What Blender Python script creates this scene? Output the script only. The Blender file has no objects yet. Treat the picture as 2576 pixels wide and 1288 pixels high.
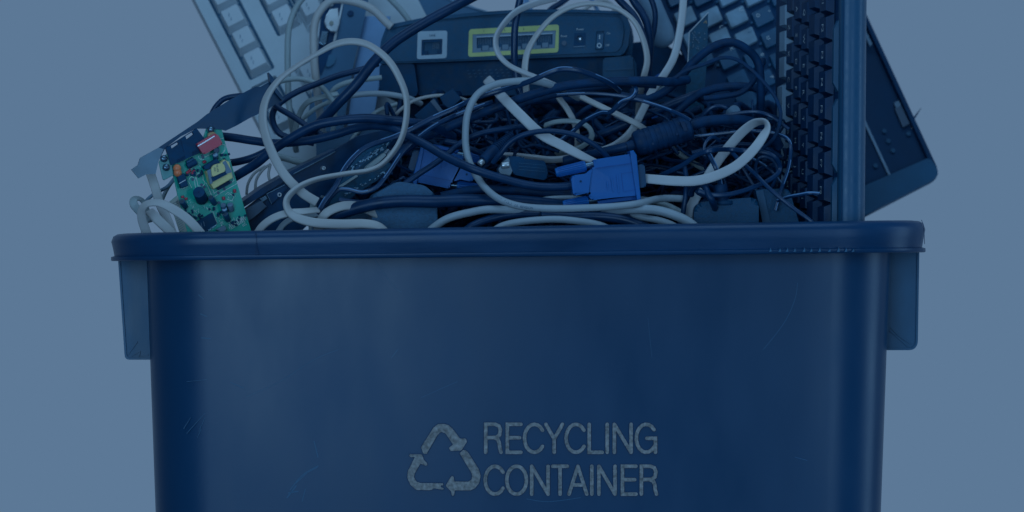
import bpy, bmesh, math, random
from mathutils import Vector, Matrix
from mathutils.geometry import tessellate_polygon
random.seed(11)
SC = bpy.context.scene
COL = SC.collection
# ------------------------------------------------------------------ camera, world, lamps, exposure
D, S, ZC = 2.2, 3643.0, 0.32            # camera distance, photo units per metre at y=0, camera height
cam = bpy.data.cameras.new('camera'); camo = bpy.data.objects.new('camera', cam); COL.objects.link(camo)
camo.location = (0, -D, ZC); camo.rotation_euler = (math.radians(90), 0, 0)
cam.sensor_width = 36; cam.lens = 36 * D / (2576 / S); cam.clip_start = .05; cam.clip_end = 60
cam.dof.use_dof = True; cam.dof.focus_distance = D + .04; cam.dof.aperture_fstop = 8.0
SC.camera = camo
WCOL = (0.107, 0.188, 0.305)            # the pale blue studio backdrop
world = bpy.data.worlds.new('World'); SC.world = world; world.use_nodes = True
wn = world.node_tree; wn.nodes.clear()
wo = wn.nodes.new('ShaderNodeOutputWorld'); wb = wn.nodes.new('ShaderNodeBackground')
wt = wn.nodes.new('ShaderNodeTexCoord'); ws = wn.nodes.new('ShaderNodeSeparateXYZ')
wm = wn.nodes.new('ShaderNodeMapRange'); wm.inputs[1].default_value = .15; wm.inputs[2].default_value = .80
wm.inputs[3].default_value = 0.30; wm.inputs[4].default_value = 1.0
wb.inputs[0].default_value = (*WCOL, 1)
wn.links.new(wt.outputs['Generated'], ws.inputs[0]); wn.links.new(ws.outputs[1], wm.inputs[0])
wn.links.new(wm.outputs[0], wb.inputs[1]); wn.links.new(wb.outputs[0], wo.inputs[0])
def area(name, loc, target, sx, sy, power, col=(.315, .61, .95)):
    l = bpy.data.lights.new(name, 'AREA'); l.shape = 'RECTANGLE'; l.size = sx; l.size_y = sy; l.energy = power; l.color = col
    o = bpy.data.objects.new(name, l); COL.objects.link(o); o.location = loc
    o.rotation_euler = (Vector(target) - Vector(loc)).to_track_quat('-Z', 'Y').to_euler()
    return o
area('softbox_left', (-.66, -2.35, .53), (-.1, 0, .25), 1.0, 1.3, 15.5)
area('softbox_top', (.1, -.5, 1.9), (0, .1, .35), 1.4, .9, 6.5)
area('softbox_right', (.95, -1.75, .35), (.2, 0, .3), .3, 1.2, 4.5)
area('strip_right', (1.7, .05, .45), (.25, 0, .3), .5, 1.2, 4.0)
SC.view_settings.view_transform = 'Standard'; SC.view_settings.look = 'None'
SC.view_settings.exposure = 0; SC.view_settings.gamma = 1; SC.view_settings.use_curve_mapping = False
SC.render.engine = 'CYCLES'; SC.cycles.use_denoising = True; SC.cycles.max_bounces = 6

# ------------------------------------------------------------------ materials
def lin(c):
    c /= 255.
    return c / 12.92 if c <= .04045 else ((c + .055) / 1.055) ** 2.4
EL = (.112, .196, .318)                 # light a face turned to the camera receives
def base(rgb):                          # colour of the thing as the blue-toned photograph shows it
    o = (.36 * rgb[0], .36 * rgb[1] + 28, .36 * rgb[2] + 57)
    return tuple(max(.0015, min(.9, lin(c) / e - .022)) for c, e in zip(o, EL))
MATS = {}
def mat(name, rgb, rough=.5, spec=.4, metal=0., noise=.12, nscale=60., bump=0., bscale=400., stretch=(1, 1, 1), coat=0., dirt=None, scratch=0.):
    m = bpy.data.materials.new(name); m.use_nodes = True; nt = m.node_tree; b = nt.nodes['Principled BSDF']
    bc = base(rgb)
    b.inputs['Roughness'].default_value = rough; b.inputs['Metallic'].default_value = metal
    b.inputs['Specular IOR Level'].default_value = spec; b.inputs['Coat Weight'].default_value = coat
    tc = nt.nodes.new('ShaderNodeTexCoord'); mp = nt.nodes.new('ShaderNodeMapping'); mp.inputs['Scale'].default_value = stretch
    nt.links.new(tc.outputs['Object'], mp.inputs[0])
    n = nt.nodes.new('ShaderNodeTexNoise'); n.inputs['Scale'].default_value = nscale; n.inputs['Detail'].default_value = 6
    nt.links.new(mp.outputs[0], n.inputs['Vector'])
    r = nt.nodes.new('ShaderNodeMapRange'); r.inputs[1].default_value = .3; r.inputs[2].default_value = .7
    r.inputs[3].default_value = 1 - noise; r.inputs[4].default_value = 1 + noise
    nt.links.new(n.outputs['Fac'], r.inputs[0])
    mx = nt.nodes.new('ShaderNodeVectorMath'); mx.operation = 'SCALE'; mx.inputs[0].default_value = bc
    nt.links.new(r.outputs[0], mx.inputs['Scale'])
    last = mx.outputs[0]
    if dirt:
        d = nt.nodes.new('ShaderNodeTexNoise'); d.inputs['Scale'].default_value = dirt[1]; d.inputs['Detail'].default_value = 9; d.inputs['Roughness'].default_value = .7
        nt.links.new(mp.outputs[0], d.inputs['Vector'])
        dr = nt.nodes.new('ShaderNodeMapRange'); dr.inputs[1].default_value = dirt[2]; dr.inputs[2].default_value = dirt[2] + .12
        nt.links.new(d.outputs['Fac'], dr.inputs[0])
        dm = nt.nodes.new('ShaderNodeMix'); dm.data_type = 'RGBA'; dm.inputs[7].default_value = (*base(dirt[0]), 1)
        nt.links.new(dr.outputs[0], dm.inputs[0]); nt.links.new(last, dm.inputs[6]); last = dm.outputs[2]
    nt.links.new(last, b.inputs['Base Color'])
    rr = nt.nodes.new('ShaderNodeMapRange'); rr.inputs[1].default_value = .3; rr.inputs[2].default_value = .7
    rr.inputs[3].default_value = rough * .85; rr.inputs[4].default_value = min(1, rough * 1.2)
    nt.links.new(n.outputs['Fac'], rr.inputs[0]); nt.links.new(rr.outputs[0], b.inputs['Roughness'])
    if bump:
        bn = nt.nodes.new('ShaderNodeTexNoise'); bn.inputs['Scale'].default_value = bscale; bn.inputs['Detail'].default_value = 4
        nt.links.new(mp.outputs[0], bn.inputs['Vector'])
        bp = nt.nodes.new('ShaderNodeBump'); bp.inputs['Strength'].default_value = bump; bp.inputs['Distance'].default_value = .0006
        nt.links.new(bn.outputs['Fac'], bp.inputs['Height']); nt.links.new(bp.outputs[0], b.inputs['Normal'])
    MATS[name] = m; return m
mat('bin_plastic', (9, 16, 26), .33, .5, noise=.05, nscale=26, bump=.03, bscale=1500, stretch=(1, 1, .4), dirt=((58, 64, 76), 70, .70))
mat('bin_rim_plastic', (8, 11, 20), .34, .45, noise=.16, nscale=60, bump=.12, bscale=420, stretch=(.25, .25, 1), dirt=((84, 88, 98), 70, .68))
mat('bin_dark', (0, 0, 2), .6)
mat('bin_handle_plastic', (48, 54, 68), .42, .45, noise=.15, nscale=50, bump=.2, bscale=160, stretch=(1, 1, .4))
mat('letter_grey', (150, 122, 96), .6, .4, noise=.45, nscale=420, bump=.9, bscale=500, dirt=((225, 215, 200), 520, .65))
mat('scuff', (60, 72, 90), .5)
mat('black_rubber', (2, 2, 4), .38, .4, noise=.2, nscale=90, bump=.06, bscale=300)
mat('black_matt', (2, 2, 4), .58, .28, noise=.3, nscale=160, bump=.15)
mat('black_gloss', (3, 5, 11), .3, .5)
mat('stripe_white', (110, 128, 175), .45)
mat('white_pvc', (196, 180, 166), .45, .4, noise=.06, nscale=30, dirt=((150, 140, 128), 90, .72))
mat('white_bright', (202, 192, 188), .4, .4, noise=.04)
mat('grey_pvc', (166, 160, 158), .45, .4, noise=.06, dirt=((120, 118, 112), 80, .72))
mat('beige_pvc', (168, 164, 152), .5, .4, noise=.08)
mat('vga_blue', (18, 62, 148), .42, .4, noise=.06, bump=.1, bscale=500)
mat('vga_blue_dark', (8, 44, 120), .45, .4)
mat('metal', (112, 112, 116), .28, .5, metal=.85, noise=.2)
mat('metal_bright', (215, 215, 218), .3, .5, metal=.6, noise=.15)
mat('metal_dark', (16, 18, 24), .42, .45, metal=.0, noise=.35, nscale=30, dirt=((84, 60, 50), 24, .64))
mat('pcb_green', (0, 160, 104), .35, .5, noise=.12, nscale=120)
mat('pcb_dark', (6, 32, 34), .45, .4, noise=.3, nscale=260)
mat('tab_green', (96, 142, 120), .35, .5, noise=.15)
mat('silk', (225, 232, 228), .5)
mat('trace', (0, 104, 66), .4)
mat('gold', (150, 128, 92), .4, .5, metal=.3, noise=.3)
mat('red_cap', (205, 20, 0), .3, .5)
mat('orange_cap', (255, 104, 0), .35, .5)
mat('amber_cap', (190, 130, 40), .35, .5)
mat('yellow_tape', (240, 226, 112), .45, .4)
mat('core_grey', (112, 112, 120), .5)
mat('router_plastic', (36, 38, 46), .55, .35, noise=.1, nscale=300, bump=.3, bscale=900)
mat('router_dark', (14, 15, 20), .6, .3, noise=.2, nscale=200)
mat('label_yellow', (206, 208, 78), .5)
mat('label_pale', (178, 186, 198), .5)
mat('print_dark', (28, 30, 36), .6)
mat('print_pale', (205, 210, 215), .6)
mat('keyboard_white', (194, 194, 196), .55, .35, noise=.04)
mat('key_white', (206, 206, 210), .5, .35, noise=.03)
mat('well_grey', (66, 74, 86), .7)
mat('lid_dark', (62, 68, 84), .45, .4, noise=.1)
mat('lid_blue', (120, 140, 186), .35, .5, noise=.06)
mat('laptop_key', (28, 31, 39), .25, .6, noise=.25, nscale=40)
mat('laptop_key_sheen', (122, 130, 142), .22, .6, noise=.35, nscale=50)
mat('laptop_base', (6, 8, 14), .6, .3, noise=.2)
mat('casing_dark', (8, 10, 16), .55, .3, noise=.2, nscale=20)
mat('casing_edge', (40, 46, 58), .5, .4, noise=.08)
mat('kb_case', (38, 44, 58), .4, .5, noise=.02, nscale=200, bump=.03, bscale=900)
mat('kb_black', (3, 4, 9), .5, .28, noise=.15, bump=.15, bscale=700)
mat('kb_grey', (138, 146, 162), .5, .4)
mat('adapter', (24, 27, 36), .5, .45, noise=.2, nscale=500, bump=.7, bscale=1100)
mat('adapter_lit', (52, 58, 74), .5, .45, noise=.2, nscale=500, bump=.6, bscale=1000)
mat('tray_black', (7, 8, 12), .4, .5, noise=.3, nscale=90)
mat('brown', (84, 66, 62), .5)
mat('metal_brown', (92, 82, 76), .3, .5, metal=.1, noise=.4, nscale=40, dirt=((116, 104, 94), 30, .58))  # brown tones stand for the bracket end's reflection; also the plug face

# ------------------------------------------------------------------ helpers
def P(u, v, y):
    k = (D + y) / D / S
    return Vector(((u - 1288) * k, y, ZC - (v - 644) * k))
def PX(y): return (D + y) / D / S
def unit(name, bm, m, parent=None, smooth=False, loc=None, auto=None):
    """link a world-space bmesh as ONE mesh object, in its thing's frame"""
    if isinstance(m, str): m = [m]
    bmesh.ops.recalc_face_normals(bm, faces=bm.faces[:])
    root = parent
    while root is not None and root.parent is not None: root = root.parent
    if root is not None: off = Vector(root.location)
    elif loc is not None: off = Vector(loc)
    else:
        cs = [v.co for v in bm.verts]
        off = Vector((sum(c.x for c in cs) / len(cs), sum(c.y for c in cs) / len(cs), min(c.z for c in cs)))
    for v in bm.verts: v.co -= off
    me = bpy.data.meshes.new(name); bm.to_mesh(me); bm.free()
    for x in m: me.materials.append(MATS[x])
    if smooth:
        for p in me.polygons: p.use_smooth = True
        if auto: me.set_sharp_from_angle(angle=math.radians(auto))
    o = bpy.data.objects.new(name, me); COL.objects.link(o)
    if parent is None: o.location = off
    else: o.parent = parent
    return o
def tag(o, label, cat, group=None):
    o['label'] = label; o['category'] = cat
    if group: o['group'] = group
    return o
def thing(name, label, cat, at, group=None):
    o = bpy.data.objects.new(name, None); COL.objects.link(o); o.location = at; o.empty_display_size = .02
    return tag(o, label, cat, group)
class PL:
    """a leaning flat face: depth y0 at photo unit (u0, v0), with slopes"""
    def __init__(s, y0, gu=0., gv=0., ref=(0, 0)):
        s.y0, s.gu, s.gv, s.ref = y0, gu, gv, ref
        a, b, c = s.raw(*ref), s.raw(ref[0] + 100, ref[1]), s.raw(ref[0], ref[1] + 100)
        s.n = (b - a).cross(c - a).normalized()
        if s.n.y > 0: s.n = -s.n
    def raw(s, u, v): return P(u, v, s.y0 + s.gu * (u - s.ref[0]) + s.gv * (v - s.ref[1]))
    def __call__(s, u, v, off=0.): return s.raw(u, v) + s.n * off
def rnd(poly, r, n=4):
    out = []; N = len(poly)
    for i in range(N):
        p, a, b = Vector(poly[i]), Vector(poly[i - 1]), Vector(poly[(i + 1) % N])
        da, db = (a - p), (b - p); ra = min(r, da.length * .45); rb = min(r, db.length * .45)
        q0 = p + da.normalized() * ra; q1 = p + db.normalized() * rb
        for k in range(n + 1):
            t = k / n; out.append(tuple(q0 * (1 - t) ** 2 + p * 2 * t * (1 - t) + q1 * t ** 2))
    return out
def slab(bm, F, poly, o0, o1, bevel=0., holes=(), mi=0, seg=2, shrink=None):
    """photo outline at its own depth, given real thickness from o0 (back) to o1 (front)"""
    loops = [list(poly)] + [list(h) for h in holes]
    faces = []; edges = set(); allf = []; allb = []
    for li, lp in enumerate(loops):
        cu = sum(p[0] for p in lp) / len(lp); cv = sum(p[1] for p in lp) / len(lp)
        fr = lp
        if shrink and li == 0: fr = [((p[0] - cu) * shrink[0] + cu + shrink[1], (p[1] - cv) * shrink[0] + cv + shrink[2]) for p in lp]
        f = [bm.verts.new(F(p[0], p[1], o1)) for p in fr]; b = [bm.verts.new(F(p[0], p[1], o0)) for p in lp]
        allf += f; allb += b; n = len(lp)
        for i in range(n):
            faces.append(bm.faces.new((f[i], f[(i + 1) % n], b[(i + 1) % n], b[i])))
    if holes:
        tris = tessellate_polygon([[Vector((p[0], p[1], 0)) for p in lp] for lp in loops])
        for t in tris:
            faces.append(bm.faces.new([allf[i] for i in t])); faces.append(bm.faces.new([allb[i] for i in reversed(t)]))
    else:
        faces.append(bm.faces.new(allf)); faces.append(bm.faces.new(allb[::-1]))
    for f in faces: f.material_index = mi
    if bevel and not holes:
        front = [e for e in faces[-2].edges] + [e for e in faces[-1].edges]
        bmesh.ops.bevel(bm, geom=list(set(front)), offset=bevel, segments=seg, profile=.6, affect='EDGES')
    return bm
def one(name, F, poly, o0, o1, m, parent=None, bevel=0., holes=(), smooth=False, shrink=None, seg=2):
    bm = slab(bmesh.new(), F, poly, o0, o1, bevel, holes, shrink=shrink, seg=seg)
    return unit(name, bm, m, parent, smooth, auto=35 if smooth else None)
def cyl(bm, p0, p1, r0, r1=None, n=20, mi=0, bevel=0.):
    r1 = r0 if r1 is None else r1
    ax = (p1 - p0).normalized(); a = ax.orthogonal().normalized(); b = ax.cross(a)
    A = [bm.verts.new(p0 + (a * math.cos(t) + b * math.sin(t)) * r0) for t in [2 * math.pi * i / n for i in range(n)]]
    B = [bm.verts.new(p1 + (a * math.cos(t) + b * math.sin(t)) * r1) for t in [2 * math.pi * i / n for i in range(n)]]
    fs = [bm.faces.new((A[i], A[(i + 1) % n], B[(i + 1) % n], B[i])) for i in range(n)]
    c0 = bm.faces.new(A[::-1]); c1 = bm.faces.new(B); fs += [c0, c1]
    for f in fs: f.material_index = mi
    if bevel: bmesh.ops.bevel(bm, geom=list(c1.edges) + list(c0.edges), offset=bevel, segments=2, profile=.5, affect='EDGES')
    return bm
def rod(name, p0, p1, r0, m, parent=None, r1=None, bevel=0., n=20):
    return unit(name, cyl(bmesh.new(), p0, p1, r0, r1, n, 0, bevel), m, parent, True, auto=40)
def lathe(bm, p0, p1, prof, n=24, mi=0):
    """turned shape along p0->p1: prof = [(t, radius)]"""
    ax = p1 - p0; d = ax.normalized(); a = d.orthogonal().normalized(); b = d.cross(a); prev = None
    for t, r in prof:
        ring = [bm.verts.new(p0 + ax * t + (a * math.cos(q) + b * math.sin(q)) * r) for q in [2 * math.pi * i / n for i in range(n)]]
        if prev:
            for i in range(n): bm.faces.new((prev[i], prev[(i + 1) % n], ring[(i + 1) % n], ring[i])).material_index = mi
        else: bm.faces.new(ring[::-1]).material_index = mi
        prev = ring
    bm.faces.new(prev).material_index = mi
    return bm
def ball(bm, c, r, sc=(1, 1, 1), mi=0):
    g = bmesh.ops.create_uvsphere(bm, u_segments=16, v_segments=10, radius=r)
    for v in g['verts']: v.co = Vector((v.co.x * sc[0], v.co.y * sc[1], v.co.z * sc[2])) + c
    return bm
def spline(pts, step=3.5):
    """Catmull-Rom through rows of numbers, evenly stepped in photo units"""
    out = []; n = len(pts)
    for i in range(n - 1):
        p0 = pts[max(0, i - 1)]; p1 = pts[i]; p2 = pts[i + 1]; p3 = pts[min(n - 1, i + 2)]
        L = math.hypot(p2[0] - p1[0], p2[1] - p1[1]) or 1; k = max(2, int(L / step))
        for j in range(k):
            t = j / k
            out.append(tuple(.5 * ((2 * b) + (-a + c) * t + (2 * a - 5 * b + 4 * c - d) * t * t + (-a + 3 * b - 3 * c + d) * t ** 3)
                             for a, b, c, d in zip(p0, p1, p2, p3)))
    out.append(tuple(pts[-1])); return out
def sweep(bm, path, w, h, kind='round', mi=0, stripe=None, n=14, taper=None):
    """path rows: (Vector, roll in radians); w across, h thick"""
    prof = []
    for i in range(n):
        t = 2 * math.pi * i / n; c, s = math.cos(t), math.sin(t)
        if kind == 'flat':
            e = .42; x = math.copysign(abs(c) ** e, c) * w / 2; z = math.copysign(abs(s) ** .75, s) * h / 2
        elif kind == 'twin':
            x = c * w / 2; z = s * h / 2 * (.62 + .45 * abs(math.cos(t)) ** .8) if abs(c) < .98 else 0
        else: x, z = c * w / 2, s * h / 2
        prof.append((x, z))
    rings = []; pa = None; N = len(path)
    for i, (p, roll) in enumerate(path):
        T = (path[min(i + 1, N - 1)][0] - path[max(i - 1, 0)][0]).normalized()
        view = (p - Vector((0, -D, ZC))).normalized()
        A = view.cross(T)
        if A.length < .25 and pa is not None: A = pa - T * pa.dot(T)
        A.normalize()
        if pa is not None and A.dot(pa) < 0: A = -A
        pa = A; B = T.cross(A).normalized()
        if B.dot(view) > 0: B = -B
        c, s = math.cos(roll), math.sin(roll)
        X = A * c + B * s; Z = B * c - A * s
        tp = taper(i / (N - 1)) if taper else 1
        rings.append([bm.verts.new(p + (X * x + Z * z) * tp) for x, z in prof])
    for i in range(N - 1):
        for j in range(n):
            f = bm.faces.new((rings[i][j], rings[i][(j + 1) % n], rings[i + 1][(j + 1) % n], rings[i + 1][j])); f.smooth = True
            f.material_index = mi
            if stripe and j in stripe[0] and (i % stripe[1]) < stripe[2]: f.material_index = 1
    bm.faces.new(rings[0][::-1]); bm.faces.new(rings[-1])
    return bm
rj = random.Random(3)
def cpath(pts, y, roll=0., step=3.5):
    rows = []
    for p in pts:
        yy = p[2] if len(p) > 2 and p[2] is not None else y
        rr = p[3] if len(p) > 3 else roll
        rows.append((p[0], p[1], yy, rr))
    rows = rows[:1] + [(a + rj.uniform(-1.1, 1.1), b + rj.uniform(-1.1, 1.1), c, d) for a, b, c, d in rows[1:-1]] + rows[-1:]
    sp = spline(rows, step)
    return [(P(a, b, c), math.radians(d)) for a, b, c, d in sp]
def cable(name, label, pts, y, w, m, h=None, kind='round', roll=0., group=None, stripe=None, cat='cable', taper=None):
    k = PX(y); path = cpath(pts, y, roll); bm = bmesh.new()
    sweep(bm, path, w * k, (h or w) * k, kind, 0, stripe, taper=taper)
    ms = [m] + (['stripe_white'] if stripe else [])
    o = unit(name, bm, ms, None, True)
    return tag(o, label, cat, group)
def stroke(bm, F, pts, w, o0, o1, closed=False, mi=0):
    pts = [Vector(p) for p in pts]; N = len(pts); L = []; R = []
    for i in range(N):
        a = pts[i - 1] if (i or closed) else pts[0]; b = pts[(i + 1) % N] if (i < N - 1 or closed) else pts[-1]
        d = (b - a).normalized()
        if (0 < i < N - 1) or closed:
            e = (pts[i] - pts[i - 1]).normalized() + (pts[(i + 1) % N] - pts[i]).normalized()
            if e.length > .05: d = e.normalized()
        nrm = Vector((-d.y, d.x))
        if (0 < i < N - 1) or closed:
            d1 = (pts[i] - pts[i - 1]).normalized(); n1 = Vector((-d1.y, d1.x)); sc = 1 / max(.6, nrm.dot(n1))
        else: sc = 1
        L.append(pts[i] + nrm * w / 2 * sc); R.append(pts[i] - nrm * w / 2 * sc)
    if closed: loops = None
    else:
        cap1 = []; d = (pts[-1] - pts[-2]).normalized(); nrm = Vector((-d.y, d.x))
        for k in range(1, 5): t = math.pi * k / 5; cap1.append(pts[-1] + (nrm * math.cos(t) + d * math.sin(t)) * w / 2)
        cap0 = []; d = (pts[0] - pts[1]).normalized(); nrm = Vector((-d.y, d.x))
        for k in range(1, 5): t = math.pi * k / 5; cap0.append(pts[0] + (nrm * math.cos(t) + d * math.sin(t)) * w / 2)
    def V(p, o): return bm.verts.new(F(p.x, p.y, o))
    fl = [V(p, o1) for p in L]; fr = [V(p, o1) for p in R]; bl = [V(p, o0) for p in L]; br = [V(p, o0) for p in R]
    rng = range(N if closed else N - 1); fs = []
    for i in rng:
        j = (i + 1) % N
        fs.append(bm.faces.new((fl[i], fl[j], fr[j], fr[i])))
        fs.append(bm.faces.new((fl[i], bl[i], bl[j], fl[j]))); fs.append(bm.faces.new((fr[j], br[j], br[i], fr[i])))
    if not closed:
        for cap, a, b, ab, bb in ((cap1, fl[-1], fr[-1], bl[-1], br[-1]), (cap0, fr[0], fl[0], br[0], bl[0])):
            cf = [V(p, o1) for p in cap]; cb = [V(p, o0) for p in cap]
            fs.append(bm.faces.new([a] + cf + [b]))
            ring = [a] + cf + [b]; ringb = [ab] + cb + [bb]
            for i in range(len(ring) - 1): fs.append(bm.faces.new((ring[i], ring[i + 1], ringb[i + 1], ringb[i])))
    for f in fs: f.material_index = mi
    return bm
def text(name, F, s, u, v, hpx, m, parent, ang=0., off=.0004, wscale=1., center=True, bend=None):
    """printed words: font outline laid on a face (bend: maps along/across to a point)"""
    cu = bpy.data.curves.new('txt', 'FONT'); cu.body = s; cu.size = 1.0; cu.resolution_u = 2
    if center: cu.align_x = 'CENTER'
    cu.align_y = 'CENTER'
    to = bpy.data.objects.new('txt', cu); COL.objects.link(to)
    dg = bpy.context.evaluated_depsgraph_get(); me = bpy.data.meshes.new_from_object(to.evaluated_get(dg))
    bm = bmesh.new(); bm.from_mesh(me); bpy.data.objects.remove(to); bpy.data.curves.remove(cu); bpy.data.meshes.remove(me)
    k = hpx / .7; ca, sa = math.cos(math.radians(ang)), math.sin(math.radians(ang))
    for vt in bm.verts:
        x, y = vt.co.x * k * wscale, -vt.co.y * k
        vt.co = bend(x, y) if bend else F(u + x * ca - y * sa, v + x * sa + y * ca, off)
    return unit(name, bm, m, parent)
# ------------------------------------------------------------------ the recycling container
CX, CY, ZT = .0044, .20, .322
def half(z): return .2625 - .0335 * (ZT - z), .200 - .0335 * (ZT - z)
BOW = .009
def outline(a, b, r, bow=BOW, nf=22, ns=14, nc=9):
    pts = []
    def arc(cx, cy, t0):
        for k in range(nc + 1):
            t = math.radians(t0 + 90 * k / nc); pts.append((cx + r * math.cos(t), cy + r * math.sin(t)))
    arc(-a + r, -b + r, 180)
    for k in range(1, nf): pts.append((-a + r + (2 * a - 2 * r) * k / nf, -b))
    arc(a - r, -b + r, 270)
    for k in range(1, ns): pts.append((a, -b + r + (2 * b - 2 * r) * k / ns))
    arc(a - r, b - r, 0)
    for k in range(1, nf): pts.append((a - r - (2 * a - 2 * r) * k / nf, b))
    arc(-a + r, b - r, 90)
    for k in range(1, ns): pts.append((-a, b - r - (2 * b - 2 * r) * k / ns))
    out = []
    for x, y in pts:
        w = max(0, min(1, -y / b)) ** 3
        out.append((x, y + bow * (x / a) ** 2 * w))
    return out
def ring(bm, a, b, r, z, zs=0.):
    return [bm.verts.new((CX + x, CY + y, z + zs * x)) for x, y in outline(a, b, r)]
def loft(bm, rings, close=False):
    n = len(rings[0])
    for A, B in zip(rings, rings[1:] + (rings[:1] if close else [])):
        for i in range(n): bm.faces.new((A[i], A[(i + 1) % n], B[(i + 1) % n], B[i]))
def front_y(x, z):
    a, b = half(z); xx = (x - CX)
    return CY - b + BOW * (xx / a) ** 2
def BF(u, v, off=0.):                    # a spot on the container's front face
    c = Vector((0, -D, ZC)); d = (P(u, v, 0) - c); y = 0.
    for _ in range(6):
        p = c + d * ((D + y) / D); y = front_y(p.x, p.z)
    p = c + d * ((D + y) / D); p.y -= off
    return p
binr = thing('recycling_container', 'large dark plastic tote with grey recycling symbol and lettering on its front', 'recycling bin', (CX, CY, 0))
bm = bmesh.new(); rs = []
zs = [0.0, .004, .02, .08, .14, .2, .26, .30, .318, .3245]
for i, z in enumerate(zs):
    a, b = half(z); k = .012 if i == 0 else (.004 if i == 1 else 0)
    rs.append(ring(bm, a - k, b - k, .046 - .05 * (ZT - z) * .3, z))
zs2 = [.3245, .2, .02]
for z in zs2:
    a, b = half(z); rs.append(ring(bm, a - .0035, b - .0035, .043, z))
loft(bm, rs); bm.faces.new(rs[0][::-1]); bm.faces.new(rs[-1])
unit('body', bm, 'bin_plastic', binr, True, auto=50)
# rim
SL0, SL1 = .0108, .0165
prof = [(-.001, .0035, 0), (.0210, .0008, 0), (.0240, 0, 0), (.0246, .0006, 0), (.0246, .0028, 0), (.0222, .0036, 0), (.0234, .0100, .3), (.0244, .0148, .8), (.0230, .0188, 1),
        (.0200, .0204, 1), (.015, .0209, 1), (.004, .0207, 1), (-.002, .0200, 1), (-.0045, .018, 1), (-.0048, .012, .6), (-.0042, .004, 0)]
bm = bmesh.new(); rs = []; ZR = .3195
for d, dz, t in prof:
    a, b = half(ZT); rs.append(ring(bm, a + d, b + d, max(.03, .046 + d), ZR + dz, SL0 + (SL1 - SL0) * t))
loft(bm, rs, True)
rim = unit('rim', bm, 'bin_rim_plastic', binr, True, auto=60)
# little moulding nicks under the right of the rim, and the hairline split at the left
def RF(u, v, off=0.):
    p = BF(u, v); a, b = half(ZT); c = Vector((0, -D, ZC)); d = P(u, v, 0) - c
    xx = p.x - CX; y = CY - b - .0240 + BOW * (xx / (a + .025)) ** 2 * .95
    q = c + d * ((D + y) / D); q.y -= off; return q
bm = bmesh.new()
for k in range(11):
    u = 1934 + k * 21 + random.uniform(-3, 3); slab(bm, RF, [(u, 634), (u + 5, 626 - random.uniform(0, 4)), (u + 7, 633)], -.001, .0018)
unit('moulding_nicks', bm, 'scuff', rim)
bm = bmesh.new(); stroke(bm, RF, [(643, 583), (646, 600), (645, 618), (650, 640)], 1.6, -.0004, .0005)
unit('split_line', bm, 'bin_dark', rim)
b0 = P(2321, 555, .03); bm = bmesh.new(); sweep(bm, [(P(2318, 553, .03), 0), (P(2323, 566, .03), 0), (P(2325, 590, .03), 0), (P(2326, 614, .03), 0)], .0004, .0004, n=6); unit('burr', bm, 'bin_rim_plastic', rim)
# side brackets (hand holds) hanging below the rim
def bracket(poly, inner):
    pl = PL(.060)
    h = one('handle', pl, rnd(poly, 12), -.20, .0, 'bin_handle_plastic', binr, holes=[rnd(inner, 9)])
    one('handle_panel', pl, inner, -.006, -.0016, 'bin_handle_plastic', h)
    return h, pl
h, pl = bracket([(296, 640), (392, 640), (390, 905), (314, 905), (307, 800)], [(301, 640.5), (389, 640.5), (386, 900), (319, 900), (312, 800)])
for q in ([(322, 892), (345, 860)], [(345, 896), (372, 893)], [(330, 896), (352, 884), (350, 898)]):
    unit('crease', stroke(bmesh.new(), pl, q, 2.2, -.004, -.0006), 'bin_handle_plastic', h)
h, pl = bracket([(2225, 622), (2313, 622), (2309, 868), (2297, 881), (2222, 881)], [(2228, 622.5), (2308, 622.5), (2304, 864), (2294, 876), (2226, 876)])
for q in ([(2242, 824), (2262, 845), (2290, 864)], [(2240, 832), (2285, 872)]):
    unit('crease', stroke(bmesh.new(), pl, q, 3, -.004, -.0004), 'bin_handle_plastic', h)
# recycling symbol, raised and worn
def sy(z): return (981 + z[0] / 3.593, 1006.3 + z[1] / 3.593)
A1 = [(282, 430), (370, 285), (400, 240), (440, 218), (490, 214), (535, 230), (570, 265), (638, 352), (684, 344), (697, 368), (648, 455), (545, 457), (533, 432), (572, 402), (505, 305), (480, 288), (455, 290), (430, 315), (335, 485), (305, 488)]
A2 = [(630, 480), (655, 452), (685, 450), (710, 475), (800, 620), (820, 680), (805, 750), (770, 795), (730, 815), (585, 815), (580, 865), (562, 868), (553, 825), (503, 778), (553, 685), (576, 690), (582, 738), (700, 740), (735, 725), (745, 690), (735, 655)]
A3 = [(175, 490), (290, 490), (300, 530), (340, 575), (332, 595), (272, 572), (222, 665), (218, 700), (235, 735), (270, 748), (480, 752), (484, 775), (462, 765), (455, 785), (488, 800), (478, 812), (400, 795), (370, 814), (240, 814), (190, 770), (158, 700), (162, 645), (225, 515), (180, 515)]
bm = bmesh.new(); gs = bmesh.new()
for A in (A1, A2, A3):
    pts = []
    for p in rnd(A, 10, 2): pts.append((p[0] + random.uniform(-2.5, 2.5), p[1] + random.uniform(-2.5, 2.5)))
    slab(bm, BF, [sy(p) for p in pts], -.003, .0011)
    stroke(gs, BF, [sy(p) for p in pts], 3.4, -.0008, .00014, True)
unit('recycling_symbol', bm, 'letter_grey', binr); unit('symbol_groove', gs, 'bin_dark', binr)
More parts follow.
